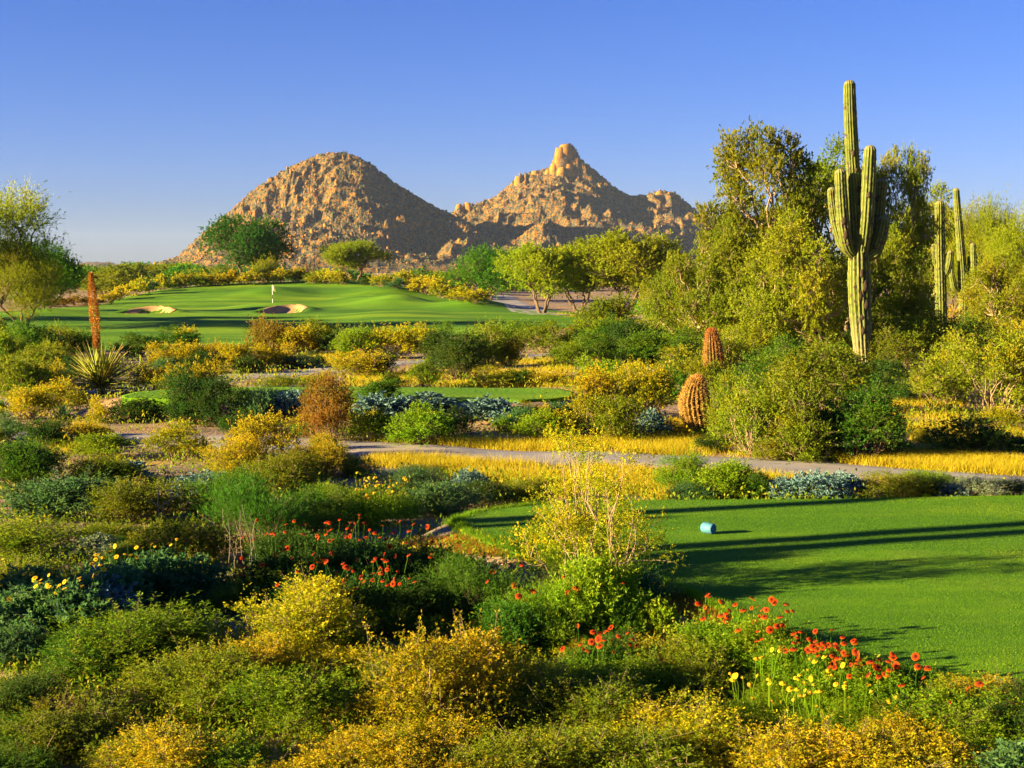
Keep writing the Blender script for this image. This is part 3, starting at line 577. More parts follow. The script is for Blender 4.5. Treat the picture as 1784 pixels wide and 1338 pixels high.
rs = np.random.default_rng(5)
for k in range(70):      # scrub filling the gaps between the far fairway and the thicket
    if k < 26: px = rs.uniform(1010, 1230); py = rs.uniform(556, 640)
    elif k < 50: px = rs.uniform(1180, 1784); py = rs.uniform(560, 640)
    else: px = rs.uniform(-40, 130); py = rs.uniform(610, 690)
    w = rs.uniform(55, 105); shrub(px, py, w, w * rs.uniform(.5, .72), ['olive', 'green', 'gold', 'olive', 'dark', 'lime'][int(rs.integers(6))], 'fineM', 'in the scrub beyond the upper cart path')
for k in range(60):      # desert scrub far behind the green
    y = rs.uniform(225, 420); px = rs.uniform(60, 1250); a, b = pdir(px, 470)
    w = rs.uniform(30, 60); shrub(px, 480, w, w * .55, ['olive', 'green', 'gold', 'teal', 'dark'][int(rs.integers(5))], 'fineF', 'on the desert floor behind the green', None, (float(a * y), float(y)))
for k in range(84):      # more low bushes knit the near planting together
    px = rs.uniform(-40, 1800); lo = np.interp(px, [0, 600, 760, 1150, 1400, 1784], [930, 960, 1060, 1160, 1240, 1330]); py = rs.uniform(lo, 1440); w = rs.uniform(110, 200) * (py - 470) / 750
    if 1240 < px < 1600 and py < 1375: continue
    col = ['gold', 'gold', 'olive', 'gold', 'lime'][int(rs.integers(5))] if px > 420 and py > 1130 else ['green', 'lime', 'olive', 'olive', 'lime', 'green'][int(rs.integers(6))]
    shrub(px, py, w, w * rs.uniform(.28, .4), col, 'fineN' if col != 'teal' else 'leafN', 'in the near planting')
for k in range(46):      # low bushes scattered on the gravel and round the middle tee pad
    px = rs.uniform(-30, 1180); py = rs.uniform(712, 775) if k < 26 else rs.uniform(770, 860)
    if k >= 26: px = rs.uniform(-30, 640)
    x, y = gp(px, py)
    if rowdist(PAD, np.array([x]), np.array([y]))[0] < .3 or (180 < px < 500 and 730 < py < 835): continue
    w = rs.uniform(34, 62); shrub(px, py, w, min(w * rs.uniform(.4, .6), py - 698 if k < 26 and px > 560 else 99), ['gold', 'olive', 'teal', 'green', 'lime', 'gold'][int(rs.integers(6))], 'fineM', 'on the gravel round the middle tee pad')
# unseen bush added left of the view to shade the left planting
for x, y, w, h in ((-8.2, 12.2, 2.4, 1.1), ):
    shrub(0, 0, w * F / y, h * F / y, 'dark', 'fineN', 'added out of view to shade the left planting', None, (x, y))

# ------------------------------------------------------------------ trees
TR = {}
def tree_shape(key, seed, nl, ntw, lpt, ll, lw, tl, rx=.5, zc=.62, rz=.36, lob=(.10, .17), trunks=1, fork=.2, tr=.03, up=.4, spread=.5, droop=0., along=.8, tw=.3, shell=.3, hollow=.35, zs=.8):
    """a tree 1 m tall; rx is the crown's half width"""
    rng = np.random.default_rng(seed); lobes = []
    for i in range(nl):
        u = nrm(rng.normal(size=3)); q = rng.uniform(hollow, 1) ** .6; rr = rng.uniform(*lob)
        c = np.array([u[0] * (rx - rr * .6) * q, u[1] * (rx - rr * .6) * q, zc + u[2] * (rz - rr * .5) * q])
        lobes.append((*c, rr, zs))
    V, Q, K, (A, D, tlen) = leaves(rng, lobes, ntw, lpt, ll, lw, tl, up, spread, droop, along, shell, .8, .03)
    fo = mesh_np('crown', V, Q, None, K); B = Bag(); forks = []
    for t in range(trunks):
        a = t * 6.283 / trunks + rng.random(); lean = .10 if trunks > 1 else .03
        p0 = np.array([math.cos(a) * .022 * (trunks > 1), math.sin(a) * .022 * (trunks > 1), -.03]); f = np.array([math.cos(a) * lean * rng.uniform(.7, 1.6), math.sin(a) * lean * rng.uniform(.7, 1.6), fork * rng.uniform(.8, 1.25)])
        r0 = tr / math.sqrt(trunks) * 1.2
        p1 = f + np.array([f[0] * .9, f[1] * .9, fork * .9])
        B.tube(np.concatenate([bent(rng, p0, f, 7, .08), bent(rng, f, p1, 6, .06)[1:]]), np.linspace(r0, r0 * .55, 12), 7); forks += [f, (f + p1) / 2, p1]
    forks = np.array(forks)
    for lo in lobes:
        c = np.array(lo[:3]); d = np.linalg.norm(forks - c, axis=1) + .6 * np.maximum(0, forks[:, 2] - c[2] + .05); f = forks[np.argmin(d + rng.random(len(d)) * .08)]
        B.tube(bent(rng, f, c, 8, .09), np.linspace(tr * .38, tr * .10, 8), 5)
        for _ in range(4):
            e = c + nrm(rng.normal(size=3) + np.array([0, 0, .3])) * lo[3] * rng.uniform(.6, 1.0); B.tube(bent(rng, c * .9 + f * .1, e, 5, .1), np.linspace(tr * .14, tr * .04, 5), 4)
    ribbons(B, A, D, tlen, tr * .035, rng, tw)
    TR.setdefault(key, []).append((fo, B.mesh('trunk', True)))
tree_shape('mesq', 301, 44, 4300, 12, .0165, .0078, .055, .44, .60, .38, (.055, .11), 2, .2, .028, .5, .5, .1, tw=.10)
tree_shape('mesq', 302, 40, 4100, 12, .0165, .0078, .058, .40, .58, .40, (.05, .105), 3, .18, .026, .5, .5, .1, tw=.10)
tree_shape('mesqlow', 303, 44, 4300, 12, .0180, .0088, .065, .62, .5, .44, (.075, .14), 3, .15, .026, .4, .6, .1, tw=.14)
tree_shape('palo', 304, 34, 3700, 12, .024, .0050, .11, .46, .55, .42, (.09, .16), 2, .2, .020, .9, .4, -.2, along=1.4, tw=.06)
tree_shape('palo', 305, 30, 3500, 12, .024, .0050, .12, .50, .52, .45, (.09, .17), 3, .16, .020, .9, .4, -.2, along=1.4, tw=.06)
tree_shape('multi', 306, 36, 3200, 12, .022, .012, .08, .56, .60, .37, (.12, .18), 4, .22, .028, .6, .5, 0, tw=.05)
tree_shape('multi', 307, 36, 3200, 12, .022, .012, .08, .52, .60, .37, (.12, .18), 4, .24, .026, .6, .5, 0, tw=.05)
tree_shape('round', 308, 46, 3200, 11, .026, .014, .07, .66, .53, .46, (.15, .22), 2, .16, .032, .3, .4, .1, tw=.02)
tree_shape('bushy', 309, 28, 2200, 11, .030, .015, .10, .62, .50, .46, (.15, .24), 3, .12, .024, .5, .5, 0, tw=.04)
tree_shape('bushy', 310, 26, 2200, 11, .030, .015, .10, .72, .48, .44, (.15, .24), 3, .12, .024, .5, .5, 0, tw=.04)
tree_shape('far', 311, 14, 620, 10, .052, .03, .12, .75, .48, .45, (.18, .28), 2, .12, .024, .4, .5, 0, tw=0)
tree_shape('far', 312, 14, 620, 10, .052, .03, .12, .60, .50, .46, (.18, .28), 2, .12, .024, .4, .5, 0, tw=0)

tcnt = {}
def tree(name, px, Y, w, top, shape, col, label=None, group=None, yr=None, rot=None):
    a, _ = pdir(px, 500); x = float(a * Y); z = gz(x, Y); _, b = pdir(px, top); H = CAMZ + float(b) * Y - z; W = w / F * Y
    i = tcnt.get(shape, 0); tcnt[shape] = i + 1; fo, st = TR[shape][i % len(TR[shape])]
    co = np.empty(len(fo.vertices) * 3, np.float32); fo.vertices.foreach_get('co', co); co = co.reshape(-1, 3)
    wid = np.percentile(co[:, 0], 99.5) - np.percentile(co[:, 0], .5); hh = np.percentile(co[:, 2], 99.8)
    o = empty(name, x, Y, z - .02, rot if rot is not None else random.uniform(0, 6.28), (W / wid, W / wid, H / hh))
    obj('crown', fo, o, L[col]); obj('trunk', st, o, M['palebark'] if 'mesq' in shape else M['bark'])
    if label: tag(o, label, 'tree', group)
    return o
tree('palo_verde_tree', -35, 92, 270, 318, 'palo', 'palo', 'tall wispy palo verde tree rising at the near end of the far fairway')
tree('palo_verde_tree', 40, 90, 150, 414, 'palo', 'palo', 'low yellow-green palo verde with bent bare trunk at the fairway edge')
tree('green_tree', 78, 135, 120, 420, 'bushy', 'fresh', 'rounded fresh green tree just behind the low palo verde')
tree('ironwood_tree', 430, 208, 150, 374, 'round', 'round', 'round dark green tree standing alone on the crest before the big mountain', rot=.4)
tree('green_tree', 620, 206, 122, 418, 'multi', 'palo', 'yellow-green tree on the crest right of the round dark tree')
tree('green_tree', 850, 172, 140, 428, 'bushy', 'fresh', 'bright green dense tree left of the multi-stemmed trees')
tree('multi_stem_tree', 945, 126, 142, 424, 'multi', 'palo', 'multi-stemmed yellow-green tree beside the far cart path')
tree('multi_stem_tree', 1010, 130, 140, 420, 'multi', 'mesq', 'darker multi-stemmed tree between two brighter ones at the fairway end')
tree('multi_stem_tree', 1095, 125, 172, 402, 'multi', 'palo', 'tallest multi-stemmed yellow-green tree at the right end of the fairway')
tree('green_tree', 1160, 142, 110, 425, 'bushy', 'mesq', 'olive tree behind the tallest multi-stemmed tree')
tree('mesquite_tree', 1325, 58, 210, 222, 'mesq', 'mesq', 'tall airy mesquite left of the tall saguaro', rot=2.0)
tree('mesquite_tree', 1450, 62, 200, 242, 'mesq', 'mesq', 'tall mesquite directly behind the tall saguaro')
tree('mesquite_tree', 1566, 60, 115, 258, 'mesq', 'mesq', 'narrow mesquite just right of the tall saguaro')
tree('mesquite_tree', 1615, 98, 110, 322, 'mesq', 'mesq', 'shorter mesquite behind the pair of small saguaros')
tree('mesquite_tree', 1250, 56, 180, 385, 'mesqlow', 'mesq', 'low spreading mesquite behind the upper barrel cactus')
tree('mesquite_tree', 1385, 53, 230, 372, 'mesqlow', 'mesq', 'broad tangled mesquite filling the thicket left of the saguaro trunk')
tree('mesquite_tree', 1538, 56, 160, 395, 'mesqlow', 'mesq', 'broad tangled mesquite filling the thicket right of the saguaro trunk')
tree('mesquite_tree', 1205, 62, 150, 425, 'mesqlow', 'mesq', 'lowest mesquite at the left foot of the tall thicket')
tree('palo_verde_tree', 1710, 92, 130, 342, 'palo', 'palo', 'bright yellow palo verde behind the leaning small saguaro')
tree('palo_verde_tree', 1790, 88, 150, 362, 'palo', 'palo', 'bright yellow palo verde beyond the right end of the thicket')
tree('palo_verde_tree', 1660, 104, 130, 372, 'palo', 'palo', 'yellow palo verde standing behind the straight small saguaro')
tree('mesquite_tree', 1770, 70, 150, 440, 'mesqlow', 'mesq', 'low olive mesquite below the yellow palo verdes')
tree('palo_verde_tree', 1745, 80, 120, 430, 'palo', 'palo', 'low yellow palo verde at the foot of the taller yellow ones')
for x, y, h in ((-52, 107, 9.5), (-49, 99, 9), (-61, 103, 11)):      # unseen trees left of the view, put in to shade the fairway
    tree('palo_verde_tree', 892 + x / y * F, y, 190, 470 - (h - 4) / y * F, 'bushy', 'palo', 'unseen palo verde tree shading the fairway from the left', 'unseen palo verdes shading the fairway')
rt = np.random.default_rng(9)
for k in range(58):
    if k < 22: px = rt.uniform(95, 400); Y = rt.uniform(215, 330)
    else: px = rt.uniform(100, 1280); Y = rt.uniform(235, 420)
    top = rt.uniform(456, 476)
    if 500 < px < 580 or 690 < px < 790: top = rt.uniform(466, 478)
    tree('desert_tree', px, Y, rt.uniform(50, 105), top, 'far', ['mesq', 'fresh', 'palo', 'mesq', 'olive', 'green'][int(rt.integers(6))], 'small bushy desert tree in the distant belt below the mountains', 'trees in the belt below the mountains')
# ------------------------------------------------------------------ cacti
def sagmat():
    m, nt, out = newmat('saguaro_skin')
    at = nd(nt, 'ShaderNodeAttribute', attribute_name='v'); sp = nt.nodes.new('ShaderNodeSeparateColor'); nt.links.new(at.outputs['Color'], sp.inputs[0])
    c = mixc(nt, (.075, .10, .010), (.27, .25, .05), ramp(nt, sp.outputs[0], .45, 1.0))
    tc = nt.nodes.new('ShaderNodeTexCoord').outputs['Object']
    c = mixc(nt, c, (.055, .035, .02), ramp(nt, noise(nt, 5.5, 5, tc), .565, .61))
    c = mixc(nt, c, (.30, .24, .13), sp.outputs[1])
    p = nd(nt, 'ShaderNodeBsdfPrincipled', Roughness=.7); p.inputs['Specular IOR Level'].default_value = .2
    b = nt.nodes.new('ShaderNodeBump'); b.inputs['Strength'].default_value = .5; b.inputs['Distance'].default_value = .03
    nt.links.new(noise(nt, 22, 3, tc), b.inputs['Height']); nt.links.new(b.outputs[0], p.inputs['Normal'])
    nt.links.new(c, p.inputs['Base Color']); nt.links.new(p.outputs[0], out.inputs[0]); return m
M['sag'] = sagmat()
def spline(P, n):
    P = np.asarray(P, float); s = np.concatenate([[0], np.cumsum(np.linalg.norm(np.diff(P, axis=0), axis=1))]); t = np.linspace(0, s[-1], n)
    Q = np.stack([np.interp(t, s, P[:, k]) for k in range(P.shape[1])], -1); k = np.hanning(max(5, n // 6 * 2 + 1)); k /= k.sum(); h = len(k) // 2
    for c in range(3): Q[:, c] = np.convolve(np.pad(Q[:, c], h, mode='reflect', reflect_type='odd'), k, 'valid')
    return Q
def ribbed(name, P, rad, ribs, n, depth=.13, seed=0, corky=0.):
    """P: (x, y, z) path, rad: radius along it; a fluted column with a domed tip"""
    rng = np.random.default_rng(seed); pts = spline(P, n); Ltot = np.linalg.norm(np.diff(pts, axis=0), axis=1).sum()
    t = np.linspace(0, 1, n); r = np.interp(t, np.linspace(0, 1, len(rad)), rad)
    # extra rings close the dome
    cap = np.linspace(0, 1, 9)[1:]; d_end = nrm((pts[-1] - pts[-2])[None])[0]; rt_ = r[-1]
    pts = np.concatenate([pts, pts[-1] + d_end * (np.sin(cap * math.pi / 2) * rt_)[:, None]]); r = np.concatenate([r, rt_ * np.maximum(np.cos(cap * math.pi / 2), .02)])
    r = r * (1 + .05 * (fbm(np.arange(len(r)) * .22, np.zeros(len(r)), 3, seed + 3) - .5))
    m = len(pts); seg = ribs * 4; th = np.arange(seg) * 2 * math.pi / seg
    d = nrm(np.gradient(pts, axis=0)); a = nrm(np.cross(d, np.array([0, 1., .01]))); b = np.cross(d, a)
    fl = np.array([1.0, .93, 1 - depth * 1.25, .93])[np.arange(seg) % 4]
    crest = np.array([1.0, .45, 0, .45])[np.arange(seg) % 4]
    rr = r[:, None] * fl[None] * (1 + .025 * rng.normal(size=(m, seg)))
    V = pts[:, None] + rr[..., None] * (np.cos(th)[None, :, None] * a[:, None] + np.sin(th)[None, :, None] * b[:, None])
    i, j = np.meshgrid(np.arange(m - 1), np.arange(seg), indexing='ij'); j2 = (j + 1) % seg
    Q = np.stack([i * seg + j, i * seg + j2, (i + 1) * seg + j2, (i + 1) * seg + j], -1).reshape(-1, 4)
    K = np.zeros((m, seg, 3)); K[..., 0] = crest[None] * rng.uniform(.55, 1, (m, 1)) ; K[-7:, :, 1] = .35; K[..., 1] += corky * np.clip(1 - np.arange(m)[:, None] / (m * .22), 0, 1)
    return mesh_np(name, V.reshape(-1, 3), Q, None, K.reshape(-1, 3), True, M['sag'])
def saguaro(Y, trunk, tr, arms, ribs, label, seed, group=None):
    bx, bz = pdir(trunk[0][0], 470); x0 = float(bx * Y); z0 = gz(x0, Y); root = empty('saguaro_cactus', x0, Y, z0)
    def w(p, dy=0):
        a, b = pdir(p[0], p[1]); return (float(a * (Y + dy)) - x0, dy, CAMZ + float(b * (Y + dy)) - z0)
    P = [w(p) for p in trunk]; P[0] = (P[0][0], 0, -.15)
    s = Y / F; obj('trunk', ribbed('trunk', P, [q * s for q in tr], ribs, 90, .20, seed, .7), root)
    for k, (pts, rad, dy) in enumerate(arms):
        PP = [w(p, dy * min(1, i / 2)) for i, p in enumerate(pts)]; n = 46
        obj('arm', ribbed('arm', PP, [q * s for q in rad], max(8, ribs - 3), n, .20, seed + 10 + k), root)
    return tag(root, label, 'cactus', group)
big = saguaro(48, [(1506, 655), (1502, 600), (1497, 520), (1496, 455), (1497, 425), (1491, 360), (1485, 280), (1481, 200), (1480, 150)], [13, 16, 18.5, 20, 19, 16, 14, 12.5, 11.5, 11, 10.5], [
    ([(1494, 452), (1478, 438), (1470, 400), (1466, 350), (1464, 304)], [7, 11, 11.5, 11, 10], -.42),
    ([(1490, 446), (1467, 430), (1456, 392), (1451, 355), (1449, 334)], [6, 8.5, 9, 8.5, 8], .05),
    ([(1498, 452), (1504, 436), (1509, 390), (1513, 320), (1516, 264)], [8, 12.5, 12.5, 12, 11], -.40),
    ([(1504, 446), (1524, 424), (1531, 380), (1534, 345), (1536, 320)], [6, 10, 10.5, 10, 10], .35),
    ([(1504, 452), (1524, 440), (1533, 415), (1537, 398), (1539, 386)], [7, 12, 12.5, 12, 11], -.05)], 15, 'tall many-armed saguaro towering over the thicket, five arms round one column', 71)
saguaro(76, [(1641, 590), (1640, 540), (1638, 470), (1637, 420), (1637, 358)], [9, 10, 10, 9.5, 9, 8.5], [
    ([(1641, 485), (1650, 474), (1654, 458), (1656, 442)], [4, 6, 6.5, 6], -.3), ([(1636, 470), (1628, 458), (1627, 440), (1627, 428)], [3, 4, 4, 4], .1)], 12, 'straight small saguaro with one short right arm, in front of a leaning one', 81)
saguaro(84, [(1678, 575), (1679, 520), (1676, 460), (1671, 400), (1667, 350), (1666, 333)], [9, 9, 8.5, 7.5, 6.5, 5.5], [
    ([(1679, 508), (1692, 500), (1696, 470), (1695, 428)], [4, 5.5, 5.5, 5], -.1), ([(1675, 510), (1662, 503), (1658, 480), (1657, 455)], [4, 5.5, 5, 4.5], -.2), ([(1678, 495), (1686, 488), (1689, 470), (1689, 450)], [3, 4, 4, 4], .3)], 12, 'leaning small saguaro with low drooping arms and a narrow broken tip', 91)

HOLE = mesh_np('scar', ICO2 * (1 + .3 * (np.random.default_rng(8).random((len(ICO2), 1)) - .5)) * np.array([.10, .05, .14]), None, ICOF2, None, True, plainmat('cactus_scar', (.03, .02, .012), (.06, .04, .02), 12))
for k, (px, py, hw, dy) in enumerate(((1484, 268, 12, 0), (1489, 297, 13, 0), (1492, 330, 13.5, 0), (1494, 352, 14, 0), (1495, 372, 14.5, 0), (1493, 396, 15, 0), (1497, 476, 19, 0), (1503, 498, 18.5, 0), (1495, 515, 18, 0), (1505, 530, 17.5, 0), (1498, 552, 17, 0), (1500, 575, 16.5, 0), (1471, 410, 11, -.42), (1475, 425, 11, -.42), (1468, 385, 11, -.42), (1511, 340, 12, -.4))):
    a, b = pdir(px, py); Yh = 48 + dy; o = obj('scar', HOLE, big); o.location = (float(a * Yh) - big.location.x, dy - hw * 48 / F * .95, CAMZ + float(b * Yh) - big.location.z); s_ = .5 + .6 * random.random(); o.scale = (s_, 1, s_ * random.uniform(.8, 1.7))
def shadow_saguaro(x, y, h, seed):  # unseen saguaro added to throw a shadow streak across the tee
    root = empty('saguaro_cactus', x, y, gz(x, y)); obj('trunk', ribbed('trunk', [(0, 0, -.1), (.02, 0, h * .5), (0, 0, h)], [.15, .18, .17, .13], 12, 40, .18, seed), root)
    obj('arm', ribbed('arm', [(.1, -.05, h * .45), (.42, -.2, h * .5), (.48, -.22, h * .72)], [.08, .11, .09], 10, 24, .18, seed + 1), root)
    tag(root, 'single-armed saguaro added out of view to streak the tee with shadow', 'cactus', 'single-armed saguaros added out of view to shadow the tee')
for k, (x, y, h) in enumerate(((-13.0, 8.9, 5.6), (-15.5, 10.6, 6.2), (-16, 12.9, 6.0), (-14.6, 8.8, 6.4))): shadow_saguaro(x, y, h, 120 + k * 3)
def spinemat():
    m, nt, out = newmat('barrel_spines')
    at = nd(nt, 'ShaderNodeAttribute', attribute_name='v'); sp = nt.nodes.new('ShaderNodeSeparateColor'); nt.links.new(at.outputs['Color'], sp.inputs[0])
    c = mixc(nt, (.40, .10, .015), (.66, .46, .08), sp.outputs[0]); p = nd(nt, 'ShaderNodeBsdfPrincipled', Roughness=.5); t = nt.nodes.new('ShaderNodeBsdfTranslucent')
    mx = nt.nodes.new('ShaderNodeMixShader'); mx.inputs[0].default_value = .3; nt.links.new(c, p.inputs['Base Color']); nt.links.new(c, t.inputs[0]); nt.links.new(p.outputs[0], mx.inputs[1]); nt.links.new(t.outputs[0], mx.inputs[2]); nt.links.new(mx.outputs[0], out.inputs[0]); return m
M['spine'] = spinemat(); M['barrel'] = plainmat('barrel_skin', (.17, .085, .015), (.11, .085, .015), 5, .8, .3, 20)
def barrel(Y, path, rad, label, seed, ribs=20, bias=.5):
    a0, _ = pdir(path[0][0], 600); x0 = float(a0 * Y); z0 = gz(x0, Y); root = empty('barrel_cactus', x0, Y, z0); s = Y / F
    P = []
    for p in path:
        a, b = pdir(*p); P.append((float(a * Y) - x0, 0, CAMZ + float(b * Y) - z0))
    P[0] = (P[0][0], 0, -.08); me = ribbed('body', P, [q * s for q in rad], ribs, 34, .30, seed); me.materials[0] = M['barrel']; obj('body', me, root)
    n = len(me.vertices); co = np.empty(n * 3, np.float32); me.vertices.foreach_get('co', co); co = co.reshape(-1, 3); no = np.empty(n * 3, np.float32); me.vertices.foreach_get('normal', no); no = no.reshape(-1, 3)
    rng = np.random.default_rng(seed); seg = ribs * 4; m = n // seg; ids = np.array([i * seg + j * 4 for i in range(1, m - 1) for j in range(ribs)]); ids = np.repeat(ids, 9); k = len(ids)
    d = nrm(no[ids] * .8 + rng.normal(size=(k, 3)) * .75 + np.array([0, 0, .1])); sd = nrm(np.cross(d, rng.normal(size=(k, 3)))); ln = rng.uniform(.03, .085, k)[:, None]; p0 = co[ids] + rng.normal(size=(k, 3)) * .008
    V = np.stack([p0 + sd * .005, p0 - sd * .005, p0 + d * ln], 1).reshape(-1, 3); top = co[ids][:, 2] / co[:, 2].max()
    r = np.clip(bias + .35 * rng.normal(size=k) - .35 * sstep(.8, 1, top), 0, 1); K = np.repeat(np.stack([r, r, r], -1), 3, 0)
    tag(obj('spines', mesh_np('spines', V, None, np.arange(k * 3).reshape(-1, 3), K, False, M['spine']), root), kind='stuff')
    return tag(root, label, 'cactus')
x_, y_ = gp(1222, 757)
barrel(y_, [(1224, 760), (1217, 738), (1211, 710), (1210, 685), (1213, 672)], [15, 22, 26.5, 26, 17], 'fat golden-spined barrel cactus leaning at the near cart path edge', 5, 20, .75)
barrel(43, [(1246, 660), (1244, 630), (1242, 605), (1241, 590), (1240, 584)], [15, 17, 18, 16, 11], 'reddish barrel cactus standing upright in the thicket above the fat one', 6, 18, .25)

# ------------------------------------------------------------------ desert spoon with its flower stalk
def leaf_strip(ln, w, bend, seed):
    t = np.linspace(0, 1, 6); ww = w * np.array([.8, 1, .9, .7, .4, .03]); x = bend * ln * t ** 2; z = ln * t - .3 * bend * bend * ln * t ** 2
    V = np.concatenate([np.stack([x, -ww, z], -1), np.stack([x - .25 * ww - .002, ww * 0, z], -1), np.stack([x, ww, z], -1), np.stack([x - .25 * ww - .006, ww * 0, z], -1)])
    q = []
    for i in range(5): q += [(i, i + 1, 6 + i + 1, 6 + i), (6 + i, 6 + i + 1, 12 + i + 1, 12 + i), (12 + i, 12 + i + 1, 18 + i + 1, 18 + i), (18 + i, 18 + i + 1, i + 1, i)]
    rr = np.random.default_rng(seed).random(); K = np.zeros((24, 3)); K[:, 0] = rr; K[:, 1] = np.tile(t, 4); K[:, 2] = rr
    return mesh_np('leaf', V, np.array(q), None, K, True)
L['spoon'] = leafmat('desert_spoon_leaf', (.18, .23, .03), (.33, .34, .04), (.38, .34, .04), (.42, .32, .08), .8, 1.0, .15)
x_, y_ = gp(176, 689); root = empty('desert_spoon', x_, y_, gz(x_, y_))
tag(root, 'spiky desert spoon rosette with a tall rusty flower stalk', 'desert plant')
SL = [leaf_strip(1.22, .028, random.uniform(.02, .16), k) for k in range(8)]
for k in range(300):
    o = obj('leaf', SL[k % 8], root, L['spoon']); tl = R(8 + 92 * (random.random() ** .8)); az = random.uniform(0, 6.283)
    o.rotation_euler = (0, tl, az); o.scale = (1, 1, random.uniform(.78, 1.12)); o.location = (math.cos(az) * .05, math.sin(az) * .05, .22 + .12 * math.cos(tl))
B = Bag(); B.tube([(0, 0, -.1), (.01, 0, .2), (0, 0, .36)], [.09, .11, .07], 9); obj('stem', B.mesh('stem', True), root, M['bark'])
hs_ = (692 - 480) / F * y_ + .02; lean = (163 - 176) / F * y_; B = Bag(); B.tube(bent(np.random.default_rng(3), (0, 0, .25), (lean * .7, 0, hs_ * .55), 7, .01), np.linspace(.022, .018, 7), 7)
st_ = obj('flower_stalk', B.mesh('flower_stalk', True), root, M['palebark'])
rng = np.random.default_rng(4); n = 2600; t = rng.random(n); zz = hs_ * (.38 + .62 * t); rad = .12 * np.clip(np.sin(np.clip(t * 1.02, 0, 1) * math.pi * .93 + .18), .08, 1) ** .7
th = rng.random(n) * 6.283; P0 = np.stack([lean * zz / hs_ + rad * np.cos(th) * rng.uniform(.3, 1, n), rad * np.sin(th) * rng.uniform(.3, 1, n), zz], -1)
d = nrm(np.stack([np.cos(th), np.sin(th), rng.normal(size=n) * .5 + .5], -1)); sd = nrm(np.cross(d, rng.normal(size=(n, 3))))
V = np.stack([P0, P0 + d * .03 + sd * .014, P0 + d * .06, P0 + d * .03 - sd * .014], 1).reshape(-1, 3); K = np.repeat(rng.random((n, 1)) * np.ones((n, 3)), 4, 0)
L['pod'] = leafmat('stalk_seed_pods', (.34, .16, .02), (.52, .28, .03), trans=.2, var=0)
B = Bag(); B.add(V, np.arange(n * 4).reshape(-1, 4), None, K); o = obj('flower_spike', B.mesh('flower_spike'), st_, L['pod']); tag(o, 'rusty orange fluffy spike')

def yucca(px, py, w, h, label, col):
    x, y = gp(px, py); W = w / F * y; H = h / F * y; o = empty('yucca', x, y, gz(x, y)); rng = np.random.default_rng(int(px)); B = Bag()
    for k in range(70):
        tl = math.acos(rng.uniform(.05, 1)); az = rng.random() * 6.28; t = np.linspace(0, 1, 4); ln = rng.uniform(.8, 1.05); ww = .03 * np.array([1, 1, .6, .05])
        dirv = np.array([math.sin(tl) * math.cos(az) * W * .5, math.sin(tl) * math.sin(az) * W * .5, math.cos(tl) * H + .03]); sdv = np.array([-math.sin(az), math.cos(az), 0]); P = dirv[None] * t[:, None] * ln
        V = np.concatenate([P + sdv * ww[:, None] * W, P - sdv * ww[:, None] * W]); B.add(V, [(i, i + 1, 5 + i, 4 + i) for i in range(3)], None, np.array([rng.random(), 0, rng.random()]))
    obj('leaves', B.mesh('leaves'), o, L[col]); return tag(o, label, 'yucca')
yucca(112, 733, 62, 34, 'small blue-grey spiky rosette below the desert spoon', 'teal')
yucca(1205, 760, 44, 20, 'small spiky grass-like rosette left of the fat barrel cactus foot', 'teal')
HAZE = True

# ------------------------------------------------------------------ ocotillo, flag, tee marker
a_, b_ = pdir(541, 470); xo, yo = float(a_ * 209), 209.0; B = Bag(); rng = np.random.default_rng(12)
for k in range(16):
    az = rng.random() * 6.28; sp_ = rng.uniform(.1, 1.5); hh = rng.uniform(2.4, 3.6); B.tube(bent(rng, (0, 0, -.1), (math.cos(az) * sp_, math.sin(az) * sp_, hh), 6, .03), np.linspace(.05, .03, 6), 4)
o = empty('ocotillo', xo, yo, gz(xo, yo)); obj('canes', B.mesh('canes', True), o, plainmat('ocotillo_cane', (.30, .22, .06), (.2, .16, .05), 8)); tag(o, 'pale ocotillo with upright canes on the crest behind the flag', 'ocotillo')

a_, b_ = pdir(474, 528); xf, yf = gp(475, 528); zf = gz(xf, yf) + .03; fr = empty('golf_flag', xf, yf, zf); tag(fr, 'thin banded flagstick with a limp pale flag on the far green', 'golf flag')
Hf = 31 / F * yf
for k, (z0, z1) in enumerate([(-.1, .22), (.22, .44), (.44, .6), (.6, 1.0)]):
    B = Bag(); B.tube([(0, 0, z0 * Hf), (0, 0, z1 * Hf)], [.032, .032], 8, cap=True); obj('pole_band', B.mesh('pole_band', True), fr, M['white'] if k % 2 == 0 else M['black'] if k == 1 else M['white'])
u = np.linspace(0, 1, 9); v = np.linspace(0, 1, 9); U, Vv = np.meshgrid(u, v, indexing='ij')
X = .05 + U * .22 + .02 * Vv; Yq = .05 * np.sin(U * 9 + Vv * 2); Z = Hf * (.98 - .30 * Vv - .06 * U)
fm = grid_mesh(X, Yq, Z, 'flag_cloth', M['flag']); fo_ = obj('flag', fm, fr); sm = fo_.modifiers.new('thickness', 'SOLIDIFY'); sm.thickness = .01

